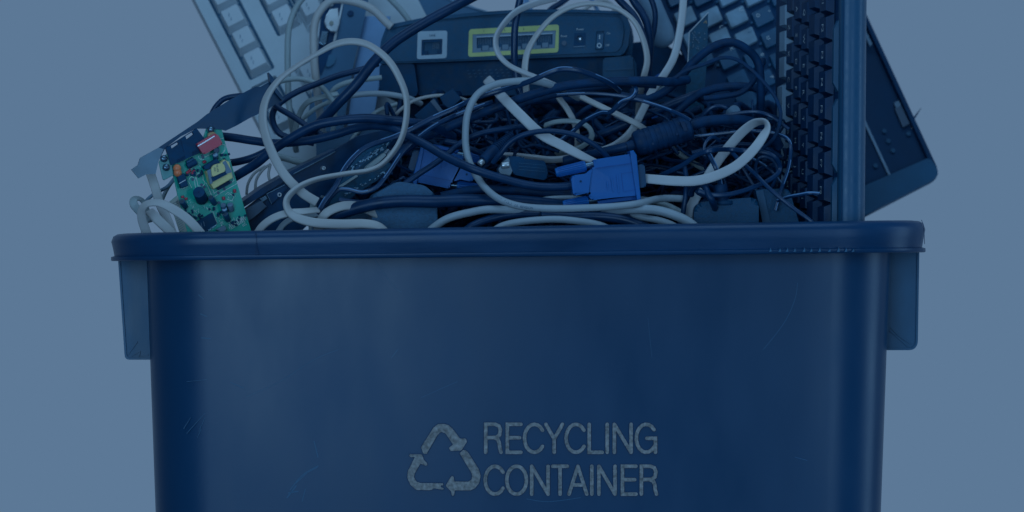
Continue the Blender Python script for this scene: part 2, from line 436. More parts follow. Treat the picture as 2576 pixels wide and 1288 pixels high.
# lettering RECYCLING / CONTAINER
def arcp(cx, cy, rx, ry, a0, a1, n=16):
    return [(cx + rx * math.cos(math.radians(a0 + (a1 - a0) * i / n)), cy + ry * math.sin(math.radians(a0 + (a1 - a0) * i / n))) for i in range(n + 1)]
GL = {'E': [[(1, 0), (0, 0), (0, 1), (1, 1)], [(0, .48), (.9, .48)]],
      'C': [arcp(.55, .5, .55, .5, -35, -325)],
      'Y': [[(0, 0), (.5, .52), (.5, 1)], [(.5, .52), (1, 0)]],
      'L': [[(0, 0), (0, 1), (1, 1)]], 'I': [[(.5, 0), (.5, 1)]],
      'N': [[(0, 1), (0, 0)], [(0, 0), (1, 1)], [(1, 1), (1, 0)]],
      'G': [arcp(.52, .5, .52, .5, -38, -340)[:-1] + [(.98, .85)], [(.55, .5), (1, .5), (1, 1)]],
      'O': ['closed', arcp(.5, .5, .5, .5, 0, 360, 28)[:-1]],
      'T': [[(0, 0), (1, 0)], [(.5, .02), (.5, 1)]],
      'A': [[(0, 1), (.5, 0)], [(.5, 0), (1, 1)], [(.16, .67), (.84, .67)]],
      'R': [[(0, 1), (0, 0), (.62, 0), (.86, .06), (.96, .2), (.9, .38), (.68, .47), (.02, .48)], [(.55, .48), (.78, .53), (.88, .66), (.92, .85), (1, 1)]]}
def letters(word, boxes, y0, y1):
    bm = bmesh.new(); gr = bmesh.new(); c = 0
    for ch, (x0, x1) in zip(word, boxes):
        W = 32; x0 += W / 2; x1 -= W / 2; ya, yb = y0 + W / 2, y1 - W / 2; g = GL[ch]; closed = g[0] == 'closed'
        if x1 <= x0: x0 = x1 = (x0 + x1) / 2
        for pl in (g[1:] if closed else g):
            c += 1; pts = [sy((x0 + px * (x1 - x0), ya + py * (yb - ya))) for px, py in pl]
            stroke(bm, BF, pts, W / 3.593, -.003, .0011 + .00005 * (c % 4), closed)
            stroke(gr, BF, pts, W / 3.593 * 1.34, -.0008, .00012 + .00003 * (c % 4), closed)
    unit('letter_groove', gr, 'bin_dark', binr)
    return unit('lettering', bm, 'letter_grey', binr)
letters('RECYCLING', [(850, 1020), (1045, 1200), (1200, 1395), (1393, 1575), (1576, 1770), (1785, 1935), (1945, 1982), (2012, 2195), (2210, 2415)], 203, 488)
letters('CONTAINER', [(845, 1038), (1040, 1250), (1265, 1445), (1455, 1620), (1602, 1795), (1806, 1842), (1872, 2050), (2085, 2240), (2256, 2425)], 582, 866)
# scratches and scuffs seen on the front
for pts, w in (([(2006, 712), (2002, 745), (1985, 790), (1960, 830), (1920, 880)], 1.3), ([(620, 998), (700, 962), (790, 905), (850, 880)], 1.0), ([(470, 1090), (515, 1040)], 1.2), ([(500, 1085), (515, 1052)], 1.2),
               ([(730, 1232), (760, 1196), (800, 1172)], 2.4), ([(722, 1252), (745, 1222)], 3.0), ([(505, 790), (520, 796)], 3), ([(1325, 1255), (1380, 1262), (1460, 1252)], 1.2), ([(790, 1110), (800, 1150)], 2.2),
               ([(580, 962), (612, 976)], 1.6), ([(940, 650), (990, 720), (1010, 735)], .8), ([(1630, 800), (1640, 900)], .7), ([(2000, 1150), (2030, 1158)], 1.2), ([(745, 1215), (772, 1190)], 2.0), ([(726, 1240), (750, 1236)], 2.6), ([(760, 1262), (768, 1230)], 1.6), ([(775, 1188), (798, 1176)], 1.6), ([(497, 1100), (506, 1080)], 1.4), ([(462, 1078), (480, 1050)], 1.0), ([(507, 850), (530, 852)], 2.2), ([(500, 742), (512, 752)], 2.2), ([(985, 900), (1000, 880)], 1.2), ([(470, 960), (520, 955)], .9), ([(1060, 1000), (1150, 960)], .8)):
    unit('scratch', stroke(bmesh.new(), BF, spline(pts, 8), w, -.0004, .00015), 'scuff', binr)
# ------------------------------------------------------------------ white keyboard at the back left
def z3(x, y): return (478 + x / 4.876, y / 4.876)      # reading scale used for this corner of the photo
K1 = PL(.285, 0, -.00012, (650, 300))
kb = thing('white_keyboard', 'off-white desktop keyboard leaning on end at the far left of the bin, keys facing out', 'keyboard', K1(690, 500), None)
dv, ev = Vector((.4575, .889)), Vector((.889, -.4575))
c0 = Vector((413, -150)); poly = [tuple(c0), tuple(c0 + dv * 790), tuple(c0 + dv * 790 + ev * 500), tuple(c0 + ev * 500)]
def kbkey(cx, cy, w=100, h=100):
    c = Vector((cx, cy)); d, e = dv, ev
    well = [c + d * (-h - 45 + 0) + e * (-w - 42), c + d * (h + 75) + e * (-w - 42), c + d * (h + 75) + e * (w + 80), c + d * (-h - 45) + e * (w + 80)]
    cap = [c + d * (-h - 20) + e * (-w - 20), c + d * (h + 55) + e * (-w - 20), c + d * (h + 55) + e * (w + 62), c + d * (-h - 20) + e * (w + 62)]
    k = one('key', K1, rnd([z3(*p) for p in cap], 5), -.0051, .0042, 'key_white', kb, shrink=(.76, -3.6, -1.2))
    for q in range(2):
        a = c + d * (-35 + 60 * q) + e * -20; b = c + d * (0 + 50 * q) + e * (-35)
        unit('legend', stroke(bmesh.new(), lambda u, v, o=0: K1(u, v, o), [z3(*a), z3(*b)], 1.6, .0040, .0044), 'well_grey', k)
    return well
wells = []
for cx, cy in ((517, 215), (653, 480), (790, 745), (380, -50), (1000, -50), (863, -315), (1137, 215), (1330, -180), (1467, 85), (1467+137, 350), (960, 1150), (1480, 900), (1100, 1420), (1610, 1170)):
    wells.append([z3(*p) for p in kbkey(cx, cy)])
# recess of each key block, cut into the case
def block(cx, cy, n, m):
    c = Vector((cx, cy)); a = c - dv * 165 - ev * 160; b = a + dv * (298 * n + 60)
    return [z3(*p) for p in (a, b, b + ev * (298 * m + 50), a + ev * (298 * m + 50))]
rec = [rnd(block(*q), 6) for q in ((380, -50, 3, 1), (863, -315, 2.97, 1), (1330, -180, 2.3, 1), (960, 1150, 2, 1), (1480, 900, 2, 1))]
rec[0] = rnd(block(380, -50, 4, 1), 6)
one('case', K1, rnd(poly, 14), -.006, 0, 'keyboard_white', kb, holes=rec)
one('case_back', K1, rnd(poly, 14), -.020, -.0061, 'keyboard_white', kb, bevel=.002)
for r_ in rec: one('key_recess', K1, r_, -.0060, -.0052, 'well_grey', kb)  # floor darkened in colour to stand for shade between the keys

# ------------------------------------------------------------------ laptop lid with torn hinge, behind the cables
def q3(x, y): return (628.9 + x / 4.096, y / 4.096)
L1 = PL(.262, .00006, -.0001, (850, 100))
lid = thing('broken_laptop', 'dark slate laptop piece with an exposed white metal hinge, right of the white keyboard', 'laptop', L1(860, 420))
one('panel', L1, rnd([q3(*p) for p in ((760, -120), (1240, -120), (1205, 80), (1062, 700), (960, 1330), (560, 1400), (690, 700))], 3), -.006, 0, 'lid_dark', lid, bevel=.001)
one('edge_strip', L1, [q3(*p) for p in ((770, -120), (975, -120), (955, 60), (860, 480), (730, 780), (700, 700), (700, 480))], .0003, .0012, 'laptop_base', lid)
hg = one('hinge', L1, [q3(*p) for p in ((815, 120), (900, 105), (895, 190), (920, 250), (890, 350), (830, 345), (780, 305), (760, 250), (775, 180))], .0014, .005, 'metal_bright', lid, bevel=.0006)
bm = bmesh.new(); c = q3(820, 62); cyl(bm, L1(c[0], c[1], .001), L1(c[0], c[1], .006), .0024); unit('hinge_boss', bm, 'metal_bright', hg, True, auto=40)
c = q3(830, 265); rod('screw', L1(*c, .004), L1(*c, .0062), .0016, 'gold', hg)
one('hinge_arm', L1, [q3(*p) for p in ((735, 340), (800, 345), (780, 470), (740, 485), (705, 460))], .0014, .0042, 'metal', hg, bevel=.0005)
one('hinge_rail', L1, [q3(*p) for p in ((945, 30), (960, 35), (880, 420), (845, 470), (860, 400))], .0014, .0026, 'metal_bright', hg)
one('torn_foam', L1, rnd([q3(*p) for p in ((810, 570), (885, 590), (870, 660), (815, 700), (775, 695))], 4), .0004, .002, 'well_grey', lid)
c = q3(1035, 143); rod('rubber_stop', L1(*c, 0), L1(*c, .0015), .0023, 'laptop_base', lid)
L2 = PL(.275, .0, -.0001, (930, 100))
tag(one('plastic_sheet', L2, [(916, 40), (982, 40), (962, 165), (935, 330), (872, 330), (892, 170)], -.004, 0, 'lid_blue', None, bevel=.0006), 'smooth slate-blue plastic sheet just left of the router, behind the cables', 'plastic sheet')
L3 = PL(.32, 0, -.0001, (1100, 30))
t = thing('display_panel', 'dark flat screen panel with pale edge line, behind the left top of the router', 'screen panel', L3(1100, 120))
one('panel', L3, [(905, -60), (1085, -30), (1232, 33), (1232, 140), (940, 140)], -.008, 0, 'lid_dark', t, bevel=.0008)
unit('edge_highlight', stroke(bmesh.new(), L3, [(1090, -20), (1150, 8), (1225, 30)], 3, 0, .0012), 'kb_grey', t)  # highlight along the panel edge, laid on as a pale stroke
one('inner_pane', L3, [(930, 18), (1060, 60), (1060, 120), (950, 120)], .0003, .0012, 'lid_blue', t)

# ------------------------------------------------------------------ router
def z5(x, y): return (1069 + x / 4.095, y / 4.095)
R1 = PL(.185, -.00002, 0, (1270, 90))
ro = thing('router', 'black network router with yellow-framed four port panel facing out, perched on the cable heap', 'router', R1(1280, 245, -.05))
out = [(971, 66), (1069, 46), (1201, 33), (1313, 27), (1460, 27), (1562, 32), (1580, 46), (1585, 74), (1580, 116), (1567, 139), (1324, 147), (1069, 157), (953, 161), (957, 105)]
jack = lambda x, y: [z5(*p) for p in ((x, y), (x + 165, y - 8), (x + 165, y + 98), (x + 128, y + 101), (x + 128, y + 130), (x + 45, y + 134), (x + 45, y + 106), (x, y + 108))]
jacks = [jack(535 + 205 * i, 390 - 10 * i) for i in range(4)]
lineh = [q3(*p) for p in ((1790, 440), (1960, 432), (1955, 520), (1930, 522), (1928, 556), (1830, 560), (1832, 526), (1790, 528))]
pc = z5(1598, 402)
pwr = [(pc[0] + 9 * math.cos(t * .5236), pc[1] + 9 * math.sin(t * .5236)) for t in range(12)]
swh = [z5(*p) for p in ((1768, 322), (1848, 318), (1836, 508), (1757, 513))]
one('shell', R1, rnd(out, 6), -.10, -.0012, 'router_plastic', ro, bevel=.0012, smooth=True)
ins = [(979, 72), (1072, 58), (1200, 46), (1320, 41), (1460, 40), (1556, 43), (1566, 56), (1570, 80), (1564, 116), (1552, 130), (1324, 142), (1069, 153), (962, 156), (966, 108)]
bp = one('port_panel', R1, rnd(ins, 5), -.0011, .0006, 'router_plastic', ro, holes=jacks + [lineh, pwr, swh])
one('lip', R1, [(971, 64), (1069, 44), (1201, 31), (1313, 24), (1460, 24), (1564, 29), (1562, 35), (1460, 32), (1313, 32), (1201, 40), (1069, 53), (975, 74)], -.10, .0016, 'router_plastic', ro)
yf = one('yellow_frame', R1, rnd([z5(*p) for p in ((455, 303), (1382, 252), (1376, 540), (445, 588))], 8), .0006, .0011, 'label_yellow', ro, holes=[[z5(*p) for p in ((492, 355), (1350, 313), (1340, 496), (490, 545))]])
one('port_housing', R1, [z5(*p) for p in ((494, 357), (1348, 315), (1338, 494), (492, 543))], .0006, .0008, 'core_grey', ro, holes=jacks)
unit('port_edge', stroke(bmesh.new(), R1, [z5(535, 383), z5(1312, 345)], 2.5, .0008, .0010), 'label_pale', ro)
bm = bmesh.new()
for j in range(4):
    for i in range(8):
        a = z5(555 + 205 * j + i * 17, 398 - 10 * j); b = z5(555 + 205 * j + i * 17, 460 - 10 * j); stroke(bm, R1, [a, b], .9, -.0009, -.0006)
    a = [z5(*p) for p in ((590 + 205 * j, 470 - 10 * j), (655 + 205 * j, 466 - 10 * j), (655 + 205 * j, 515 - 10 * j), (590 + 205 * j, 519 - 10 * j))]; slab(bm, R1, a, -.0009, -.0003)
unit('port_contacts', bm, 'core_grey', ro)
one('line_frame', R1, rnd([q3(*p) for p in ((1730, 325), (2035, 315), (2028, 600), (1720, 612))], 7), .0006, .0011, 'label_pale', ro, holes=[[q3(*p) for p in ((1770, 411), (1985, 401), (1980, 560), (1766, 572))]])
one('line_socket', R1, [q3(*p) for p in ((1771, 412), (1984, 402), (1979, 559), (1767, 571))], .0006, .0008, 'router_dark', ro, holes=[lineh])
bm = bmesh.new()
for i in range(6): stroke(bm, R1, [q3(1885 + i * 12, 500), q3(1885 + i * 12, 440)], .8, -.0009, -.0005)
unit('line_contacts', bm, 'core_grey', ro)
c = z5(1435, 445); rod('reset_button', R1(*c, 0), R1(*c, .0015), .0018, 'brown', ro)
ps = one('power_socket', R1, [z5(*p) for p in ((1540, 342), (1660, 338), (1650, 478), (1532, 484))], .0006, .0010, 'router_dark', ro, holes=[pwr])
rod('power_pin', R1(*pc, -.001), R1(*pc, .0005), .0007, 'metal_bright', ps)
unit('socket_edge', stroke(bmesh.new(), R1, [z5(1535, 482), z5(1648, 476)], 1.2, .0010, .0012), 'kb_grey', ps)
sw = one('power_switch', R1, [z5(*p) for p in ((1772, 350), (1846, 346), (1834, 505), (1760, 509))], -.0010, .0022, 'casing_edge', ro, bevel=.0004)
unit('switch_mark', stroke(bmesh.new(), R1, [z5(1801, 365), z5(1801, 402)], 2.6, .0021, .0024), 'print_pale', sw)
c = z5(1797, 470); unit('switch_mark', stroke(bmesh.new(), R1, [(c[0] + 5 * math.cos(t * .4488), c[1] + 5 * math.sin(t * .4488)) for t in range(14)], 2.4, .0021, .0024, True), 'print_pale', sw)
for s, x, y, h, m in (('Reset', 1432, 373, 22, 'print_pale'), ('Power', 1600, 303, 22, 'print_pale'), ('On', 1890, 345, 22, 'print_pale'), ('Off', 1880, 468, 22, 'print_pale'), ('Ethernet', 915, 237, 22, 'print_pale'),
                      ('1', 608, 322, 22, 'print_dark'), ('2', 823, 311, 22, 'print_dark'), ('3', 1018, 301, 22, 'print_dark'), ('4', 1225, 290, 22, 'print_dark')):
    u, v = z5(x, y); text('printed_word', R1, s, u, v, h / 4.095, m, ro, -2.4, .0013, .92)
u, v = q3(1882, 367); text('printed_word', R1, 'LINE', u, v, 5.5, 'print_dark', ro, -2, .0013, .95)
# lower body: recessed middle and two stout feet
R2 = PL(.197, -.00002, 0, (1270, 90))
one('underside', R2, [(958, 158), (1588, 136), (1592, 196), (1480, 215), (1300, 240), (1040, 240), (960, 230)], -.085, 0, 'router_dark', ro, bevel=.002)
R3 = PL(.187, -.00002, 0, (1270, 90))
one('foot', R3, rnd([(955, 163), (1042, 160), (1052, 236), (1040, 245), (969, 244), (953, 228)], 5), -.09, 0, 'router_dark', ro, bevel=.0015)
one('foot', R3, rnd([(1517, 146), (1592, 139), (1595, 196), (1516, 198)], 5), -.09, 0, 'router_plastic', ro, bevel=.0015)
unit('foot_groove', stroke(bmesh.new(), R3, [(1524, 176), (1590, 173)], 2, -.001, .0006), 'casing_edge', ro)
bm = bmesh.new()
for i in range(8):
    for j in range(3): stroke(bm, R2, [(1175 + i * 14 + j * 3, 178 + j * 8 - i * .4), (1180 + i * 14 + j * 3, 177 + j * 8 - i * .4)], 2, 0, .0006)
unit('vent_slots', bm, 'casing_edge', ro)

# ------------------------------------------------------------------ grey handset and pale bits behind the router
bm = bmesh.new(); lathe(bm, P(1608, -70, .24), P(1676, 118, .235), [(0, .0075), (.5, .0085), (.8, .0098), (.93, .0088), (.98, .0055), (1, .002)], 28)
tag(unit('grey_handset', bm, 'core_grey', None, True), 'smooth grey rounded plastic handset end, wedged between router and bare laptop keyboard', 'handset')
bm = bmesh.new(); lathe(bm, P(1440, 44, .30), P(1440, 22, .30), [(0, .017), (.3, .016), (.65, .012), (.9, .006), (1, .001)], 28)
tag(unit('beige_cap', bm, 'beige_pvc', None, True), 'beige domed plastic cap peeping over the middle of the router top', 'plastic cap')

tag(one('dark_backing', PL(.31), rnd([(1585, 108), (1655, 100), (1735, 150), (1740, 420), (1585, 420)], 10), -.03, 0, 'router_dark', None, bevel=.002), 'dark device added to darken the gap between the router and the small upright circuit board', 'backing')  # added slab, keeps the shadowed gap beside the router dark
# ------------------------------------------------------------------ bare laptop keyboard and laptop casing, back right
def z7(x, y): return (1610.2 + x / 4.876, y / 4.876)
LK = PL(.292, .00004, -.00012, (1850, 150))
lk = thing('laptop_keyboard', 'bare black laptop keyboard with shiny grey keys, standing tilted behind the cables', 'laptop keyboard', LK(1880, 560))
E1, E2 = Vector((.899, -.438)), Vector((.392, .920))
c0 = Vector((1622, -92)); one('base', LK, [tuple(c0), tuple(c0 + E2 * 660), tuple(c0 + E2 * 660 + E1 * 330), tuple(c0 + E1 * 330)], -.004, 0, 'laptop_base', lk)
k3 = Vector((1852, 47)); nk = 0
for i in range(-3, 4):
    for j in range(-4, 9):
        c = k3 + E1 * 60 * i + E2 * (57.6 * j + 28 * i)
        t = (c - c0).dot(E1); s = (c - c0).dot(E2)
        if not (22 < t < 305 and 20 < s < 640) or c.x > 2010 or c.x < 1640 or c.y < -70 or c.y > 470: continue
        w, h = 25.5, 20.5
        poly = [tuple(c + E1 * a * w + E2 * b * h) for a, b in ((-1, -1), (-1, 1), (1, 1), (1, -1))]
        pale = (i, j) in ((0, 1), (-1, 0), (-1, 1), (0, 0), (-2, 0), (0, -1), (1, -1), (-2, 1), (2, 4))  # these keys are paler: reflection on their tops put into the colour
        k = one('key', LK, rnd(poly, 3), .0015, .0045, 'laptop_key_sheen' if pale else 'laptop_key', lk, bevel=.0006, shrink=(.93, 0, 0))
        sc = Vector(c) + E1 * 30 + E2 * 28
        one('nub', LK, [(sc.x - 3, sc.y - 2), (sc.x + 3, sc.y - 4), (sc.x + 3, sc.y + 2), (sc.x - 3, sc.y + 4)], .0002, .0022, 'casing_edge', k); nk += 1
for s, x, y in (('O', 1430, 220), ('*', 1560, 170), ('U', 1555, 497), ('O', 1690, 770), ('U', 1220, 150), ('L', 980, 360), ('P', 1600, 975), ('0', 1480, 700), ('K', 1110, 630), ('J', 1340, 420)):
    u, v = z7(x, y); text('legend', LK, s, u, v, 9, 'print_pale' if s not in 'J' else 'casing_edge', lk, 64, .0049)
C1 = PL(.335, 0, -.0001, (2250, 300))
cs = thing('laptop_casing', 'black empty laptop base casing tilted outside the right edge, behind the upright keyboard', 'laptop casing', C1(2150, 600))
hole = [(2294 + 3.2 * math.cos(t * .6283), 319 + 4.6 * math.sin(t * .6283)) for t in range(10)]
one('tray', C1, [(2062, -170), (2072, -175), (2352, 428), (2353, 440), (2345, 452), (1960, 640), (1700, 80)], -.007, 0, 'casing_dark', cs, holes=[hole])
one('front_edge', C1, rnd([(2060, 522), (2318, 410), (2335, 402), (2352, 424), (2359, 440), (2352, 453), (2340, 462), (2060, 606)], 5), .0002, .006, 'casing_edge', cs, bevel=.0025, smooth=True)
one('side_rail', C1, [(2066, -175), (2076, -180), (2356, 425), (2344, 430)], .0002, .005, 'casing_dark', cs, bevel=.001)
unit('metal_strip', stroke(bmesh.new(), C1, [(2168, 292), (2181, 322), (2210, 384), (2237, 442)], 6, .0002, .002), 'kb_grey', cs)
one('chip_block', C1, [(2250, 276), (2266, 269), (2287, 314), (2270, 323)], .0002, .003, 'brown', cs)
one('latch', C1, rnd([(2247, 262), (2260, 256), (2266, 268), (2254, 275)], 3), .0002, .003, 'core_grey', cs)
one('latch', C1, [(2092, -60), (2178, 90), (2192, 118), (2186, 124)], .0053, .0072, 'core_grey', cs)
for u, v in ((2224, 331), (2234, 356), (2246, 380), (2202, 418), (2285, 338)): rod('screw_boss', C1(u, v, .0002), C1(u, v, .0018), .0018, 'casing_edge', cs)
bm = bmesh.new(); cyl(bm, C1(2296, 304, .004), C1(2316, 277, .006), .0009, .0001); unit('bent_wire', bm, 'casing_dark', cs)

# ------------------------------------------------------------------ black keyboard standing on end, seen from its top edge
kk = thing('black_keyboard', 'black desktop keyboard standing on end at the right, slate-blue back edge towards us', 'keyboard', P(2110, 700, .08))
up = (P(2176, 0, .03) - P(2170, 553, .03)).normalized()
A0 = P(2106, 553, .034)                       # where the key field meets the back edge, at rim height
Rv = Vector((-.20, .98, 0)).normalized(); Nv = Vector((-.98, -.20, 0)).normalized()
def KF(r, h, n=0.): return A0 + Rv * r + up * h + Nv * n     # along rows away, up, out of the key face
def kbox(bm, r0, r1, h0, h1, n0, n1, tr=0., th=0., mi=0, sag=0.):
    b = [KF(r0, h0, n0), KF(r1, h0, n0), KF(r1, h1, n0), KF(r0, h1, n0)]; t = [KF(r0 + tr, h0 + th, n1), KF(r1 - tr, h0 + th, n1), KF(r1 - tr, h1 - th, n1), KF(r0 + tr, h1 - th, n1)]
    b = [bm.verts.new(p) for p in b]; t = [bm.verts.new(p) for p in t]
    fs = [bm.faces.new(b[::-1]), bm.faces.new(t)] + [bm.faces.new((b[i], b[(i + 1) % 4], t[(i + 1) % 4], t[i])) for i in range(4)]
    for f in fs: f.material_index = mi
    return fs
HB, HT = -.20, .24
bm = bmesh.new(); kbox(bm, -.002, .158, HB, HT, -.016, 0.0); unit('case', bm, 'kb_black', kk)
# rounded back edge: a lofted strip with its own gentle curve
bm = bmesh.new(); prev = None
pr = [(2104, .040), (2109, .028), (2114, .0235), (2122, .022), (2140, .0215), (2158, .023), (2168, .0265), (2174, .033), (2176, .042), (2176, .075), (2112, .075)]
for v in (-130, 0, 200, 400, 553, 760):
    ring_ = [bm.verts.new(P(u + (4 - v * .0085), v, y)) for u, y in pr]
    if prev:
        for i in range(len(pr)): bm.faces.new((prev[i], prev[(i + 1) % len(pr)], ring_[(i + 1) % len(pr)], ring_[i]))
    prev = ring_
unit('back_edge', bm, 'kb_case', kk, True, auto=50)
unit('seam', stroke(bmesh.new(), PL(.0228), [(2123, -60), (2119, 250), (2117, 560)], 2.2, -.0006, .0008), 'casing_dark', kk)
# rows of keys: F row nearest, then digits ... space row farthest
rows = [(.010, .020, .0060, .0), (.034, .0185, .0070, .004), (.053, .0185, .0068, -.005), (.072, .0185, .0068, -.001), (.091, .0185, .0068, .006), (.110, .0185, .0066, -.003)]
pit = .0191
legs = {0: ['F8', 'F7', 'F6', 'F5', 'F4', 'F3', 'F2', 'F1'], 2: list('IUYTREWQ'), 3: list('KJHGFDSA'), 4: list('MNBVCXZ') + ['']}
for ri, (r0, rw, kh, sh) in enumerate(rows):
    for j in range(-3, 12):
        h0 = .0117 + j * pit + sh
        if ri == 5 and j in (-1, 0, 1, 2, 3, 4): continue
        bm = bmesh.new(); kbox(bm, r0, r0 + rw, h0 + .0002, h0 + pit - .0002, .0005, kh, .0024, .0023)
        h1 = h0
        k = unit('key', bm, 'kb_grey' if ri == 5 else 'kb_black', kk)  # last row paler: light on its key walls put into the colour
        if ri in legs and 0 <= j < len(legs[ri]) and legs[ri][j]:
            text('legend', None, legs[ri][j], 0, 0, 1, 'print_pale', k, bend=lambda x, y, r=r0 + rw / 2, h=h0 + pit / 2, n=kh + .0002: KF(r + y * .0045, h - x * .0045, n))
bm = bmesh.new(); kbox(bm, .110, .1285, .0117 - pit, .0117 + 5 * pit - .004, .0005, .008, .003, .004); unit('space_bar', bm, 'kb_grey', kk)  # pale like its row, with the light in its colour
for j, (a, b) in enumerate(((-.02, .03), (.033, .085), (.09, .14))):
    bm = bmesh.new(); kbox(bm, -.0005, .006, a, b, .0004, .0035, .0015, .006); unit('media_key', bm, 'casing_edge', kk)
# ------------------------------------------------------------------ modem card with metal bracket, left
def g2(x, y): return (251.6 + x / 4.097, 301.9 + y / 4.097)
def GP(l): return [g2(*p) for p in l]
G1 = PL(.062, .00009, 0, (520, 480))
cd = thing('circuit_card', 'green circuit card with yellow transformer, red capacitor and metal bracket, far left', 'circuit card', G1(560, 640))
bd = one('board', G1, GP([(690, 430), (1020, 300), (1064, 185), (1095, 90), (1255, 95), (1275, 185), (1410, 640), (1560, 1150), (1640, 1420), (900, 1560), (820, 1150), (720, 840), (800, 775), (760, 590)]), -.0016, 0, 'pcb_green', cd)
one('edge_contacts', G1, GP([(720, 840), (800, 780), (895, 1150), (815, 1150)]), .0001, .0004, 'gold', bd)
bm = bmesh.new()
for i in range(14):
    a = g2(742 + i * 6, 865 + i * 22); b = g2(800 + i * 5, 835 + i * 22); stroke(bm, G1, [a, b], .9, .0003, .0005)
unit('contact_gaps', bm, 'pcb_dark', bd)
# bracket
one('bracket', G1, GP([(318, 512), (385, 465), (410, 390), (600, 285), (660, 245), (1000, 20), (1100, -60), (1340, -210), (1600, -345), (1650, -340), (1735, -390), (1790, -300), (1830, -270), (1870, -240), (1880, -210), (1700, -95), (1540, -20), (1400, 60), (1290, 112), (1255, 100), (1100, 90), (985, 90), (830, 170), (670, 290), (600, 420), (570, 555), (470, 560), (392, 602)]), .0002, .0014, 'metal_dark', cd)
one('bracket_end_sheen', G1, GP([(318, 512), (385, 465), (410, 390), (600, 285), (650, 300), (598, 425), (568, 556), (470, 561), (392, 603)]), .0013, .0019, 'metal_brown', cd)  # lighter slab: reflection on the bracket's lower end put into the colour
one('bracket_lip', G1, GP([(1735, -390), (1720, -485), (1760, -440), (1795, -330), (1880, -215), (1862, -190), (1790, -275)]), .0, .006, 'metal_dark', cd)
one('bracket_tab', G1, GP([(600, 440), (640, 610), (655, 622), (752, 570), (735, 455), (690, 345), (620, 400)]), .0004, .0022, 'tab_green', cd, bevel=.0004)
for x, y in ((650, 400), (674, 490)):
    c = g2(x, y); s_ = unit('screw', lathe(bmesh.new(), G1(*c, .002), G1(*c, .0045), [(0, .0026), (.5, .0026), (.85, .0018), (1, .0006)]), 'metal', cd, True, auto=50)
    unit('screw_slot', stroke(bmesh.new(), G1, [(c[0] - 4, c[1] - 2), (c[0] + 4, c[1] + 2)], 1.4, .0042, .0048), 'metal_dark', s_)
c = g2(1135, 100); unit('screw', lathe(bmesh.new(), G1(*c, .001), G1(*c, .0045), [(0, .0026), (.5, .0026), (.85, .0018), (1, .0006)]), 'metal', cd, True, auto=50)
# twin jack block, with the two see-through windows of the bracket
one('jack_block', G1, GP([(668, 290), (985, 90), (1062, 192), (1040, 330), (720, 470), (700, 400)]), .0003, .0042, 'router_dark', cd, holes=[GP([(718, 268), (790, 228), (800, 248), (726, 300)]), GP([(868, 168), (940, 125), (955, 148), (880, 206)])])
unit('jack_seam', stroke(bmesh.new(), G1, GP([(820, 210), (850, 330)]), 1, .0041, .0045), 'bin_dark', cd)
bm = bmesh.new()
for i in range(8):
    for ox, oy in ((780, 410), (935, 330)):
        a = g2(ox + i * 11, oy - i * 6); b = g2(ox + 12 + i * 11, oy + 40 - i * 6); stroke(bm, G1, [a, b], .8, .0041, .0046)
unit('jack_pins', bm, 'bin_dark', cd)
rc = one('red_capacitor', G1, rnd(GP([(968, 250), (1160, 140), (1195, 165), (1240, 250), (1050, 360), (1020, 330)]), 3), .0004, .008, 'red_cap', cd, bevel=.0012, smooth=True)
unit('gloss_edge', stroke(bmesh.new(), G1, GP([(985, 272), (1150, 172)]), 2.6, .0078, .0083), 'metal_bright', rc)  # painted highlight along the capacitor's upper edge
c = g2(1145, 165); rod('disc_capacitor', G1(*c, .0005), G1(*c, .004), .0032, 'amber_cap', cd, bevel=.001)
for x, y in ((782, 500), (788, 545)):
    c = g2(x, y); unit('disc_capacitor', ball(bmesh.new(), G1(*c, .004), .0029, (1, .6, 1)), 'orange_cap', cd, True)
# transformer
tr = one('transformer', G1, GP([(1068, 532), (1195, 468), (1255, 410), (1305, 440), (1340, 600), (1145, 715), (1105, 655)]), .001, .009, 'yellow_tape', cd, bevel=.0006)
one('transformer_core', G1, GP([(1072, 525), (1110, 508), (1130, 650), (1105, 668)]), .008, .0098, 'core_grey', tr)
one('transformer_core', G1, GP([(1232, 440), (1262, 420), (1325, 540), (1270, 560)]), .008, .0098, 'core_grey', tr)
one('transformer_coil', G1, rnd(GP([(1110, 500), (1140, 465), (1200, 450), (1240, 455), (1262, 528), (1120, 592)]), 4), .008, .0112, 'yellow_tape', tr, bevel=.001)
one('coil_former', G1, GP([(1112, 595), (1250, 520), (1275, 562), (1130, 640)]), .0085, .0102, 'router_dark', tr)
one('coil_former', G1, GP([(1045, 480), (1180, 400), (1215, 445), (1140, 465), (1105, 508), (1060, 510)]), .0005, .007, 'router_dark', tr)
one('coil_former', G1, GP([(1190, 695), (1320, 620), (1340, 655), (1215, 725)]), .0003, .002, 'router_dark', tr)
u, v = g2(1172, 502); text('printed_word', G1, 'TX-1026', u, v, 4.6, 'print_dark', tr, 78, .0116, .8)
u, v = g2(1145, 512); text('printed_word', G1, '0342', u, v, 4.6, 'print_dark', tr, 78, .0116, .8)
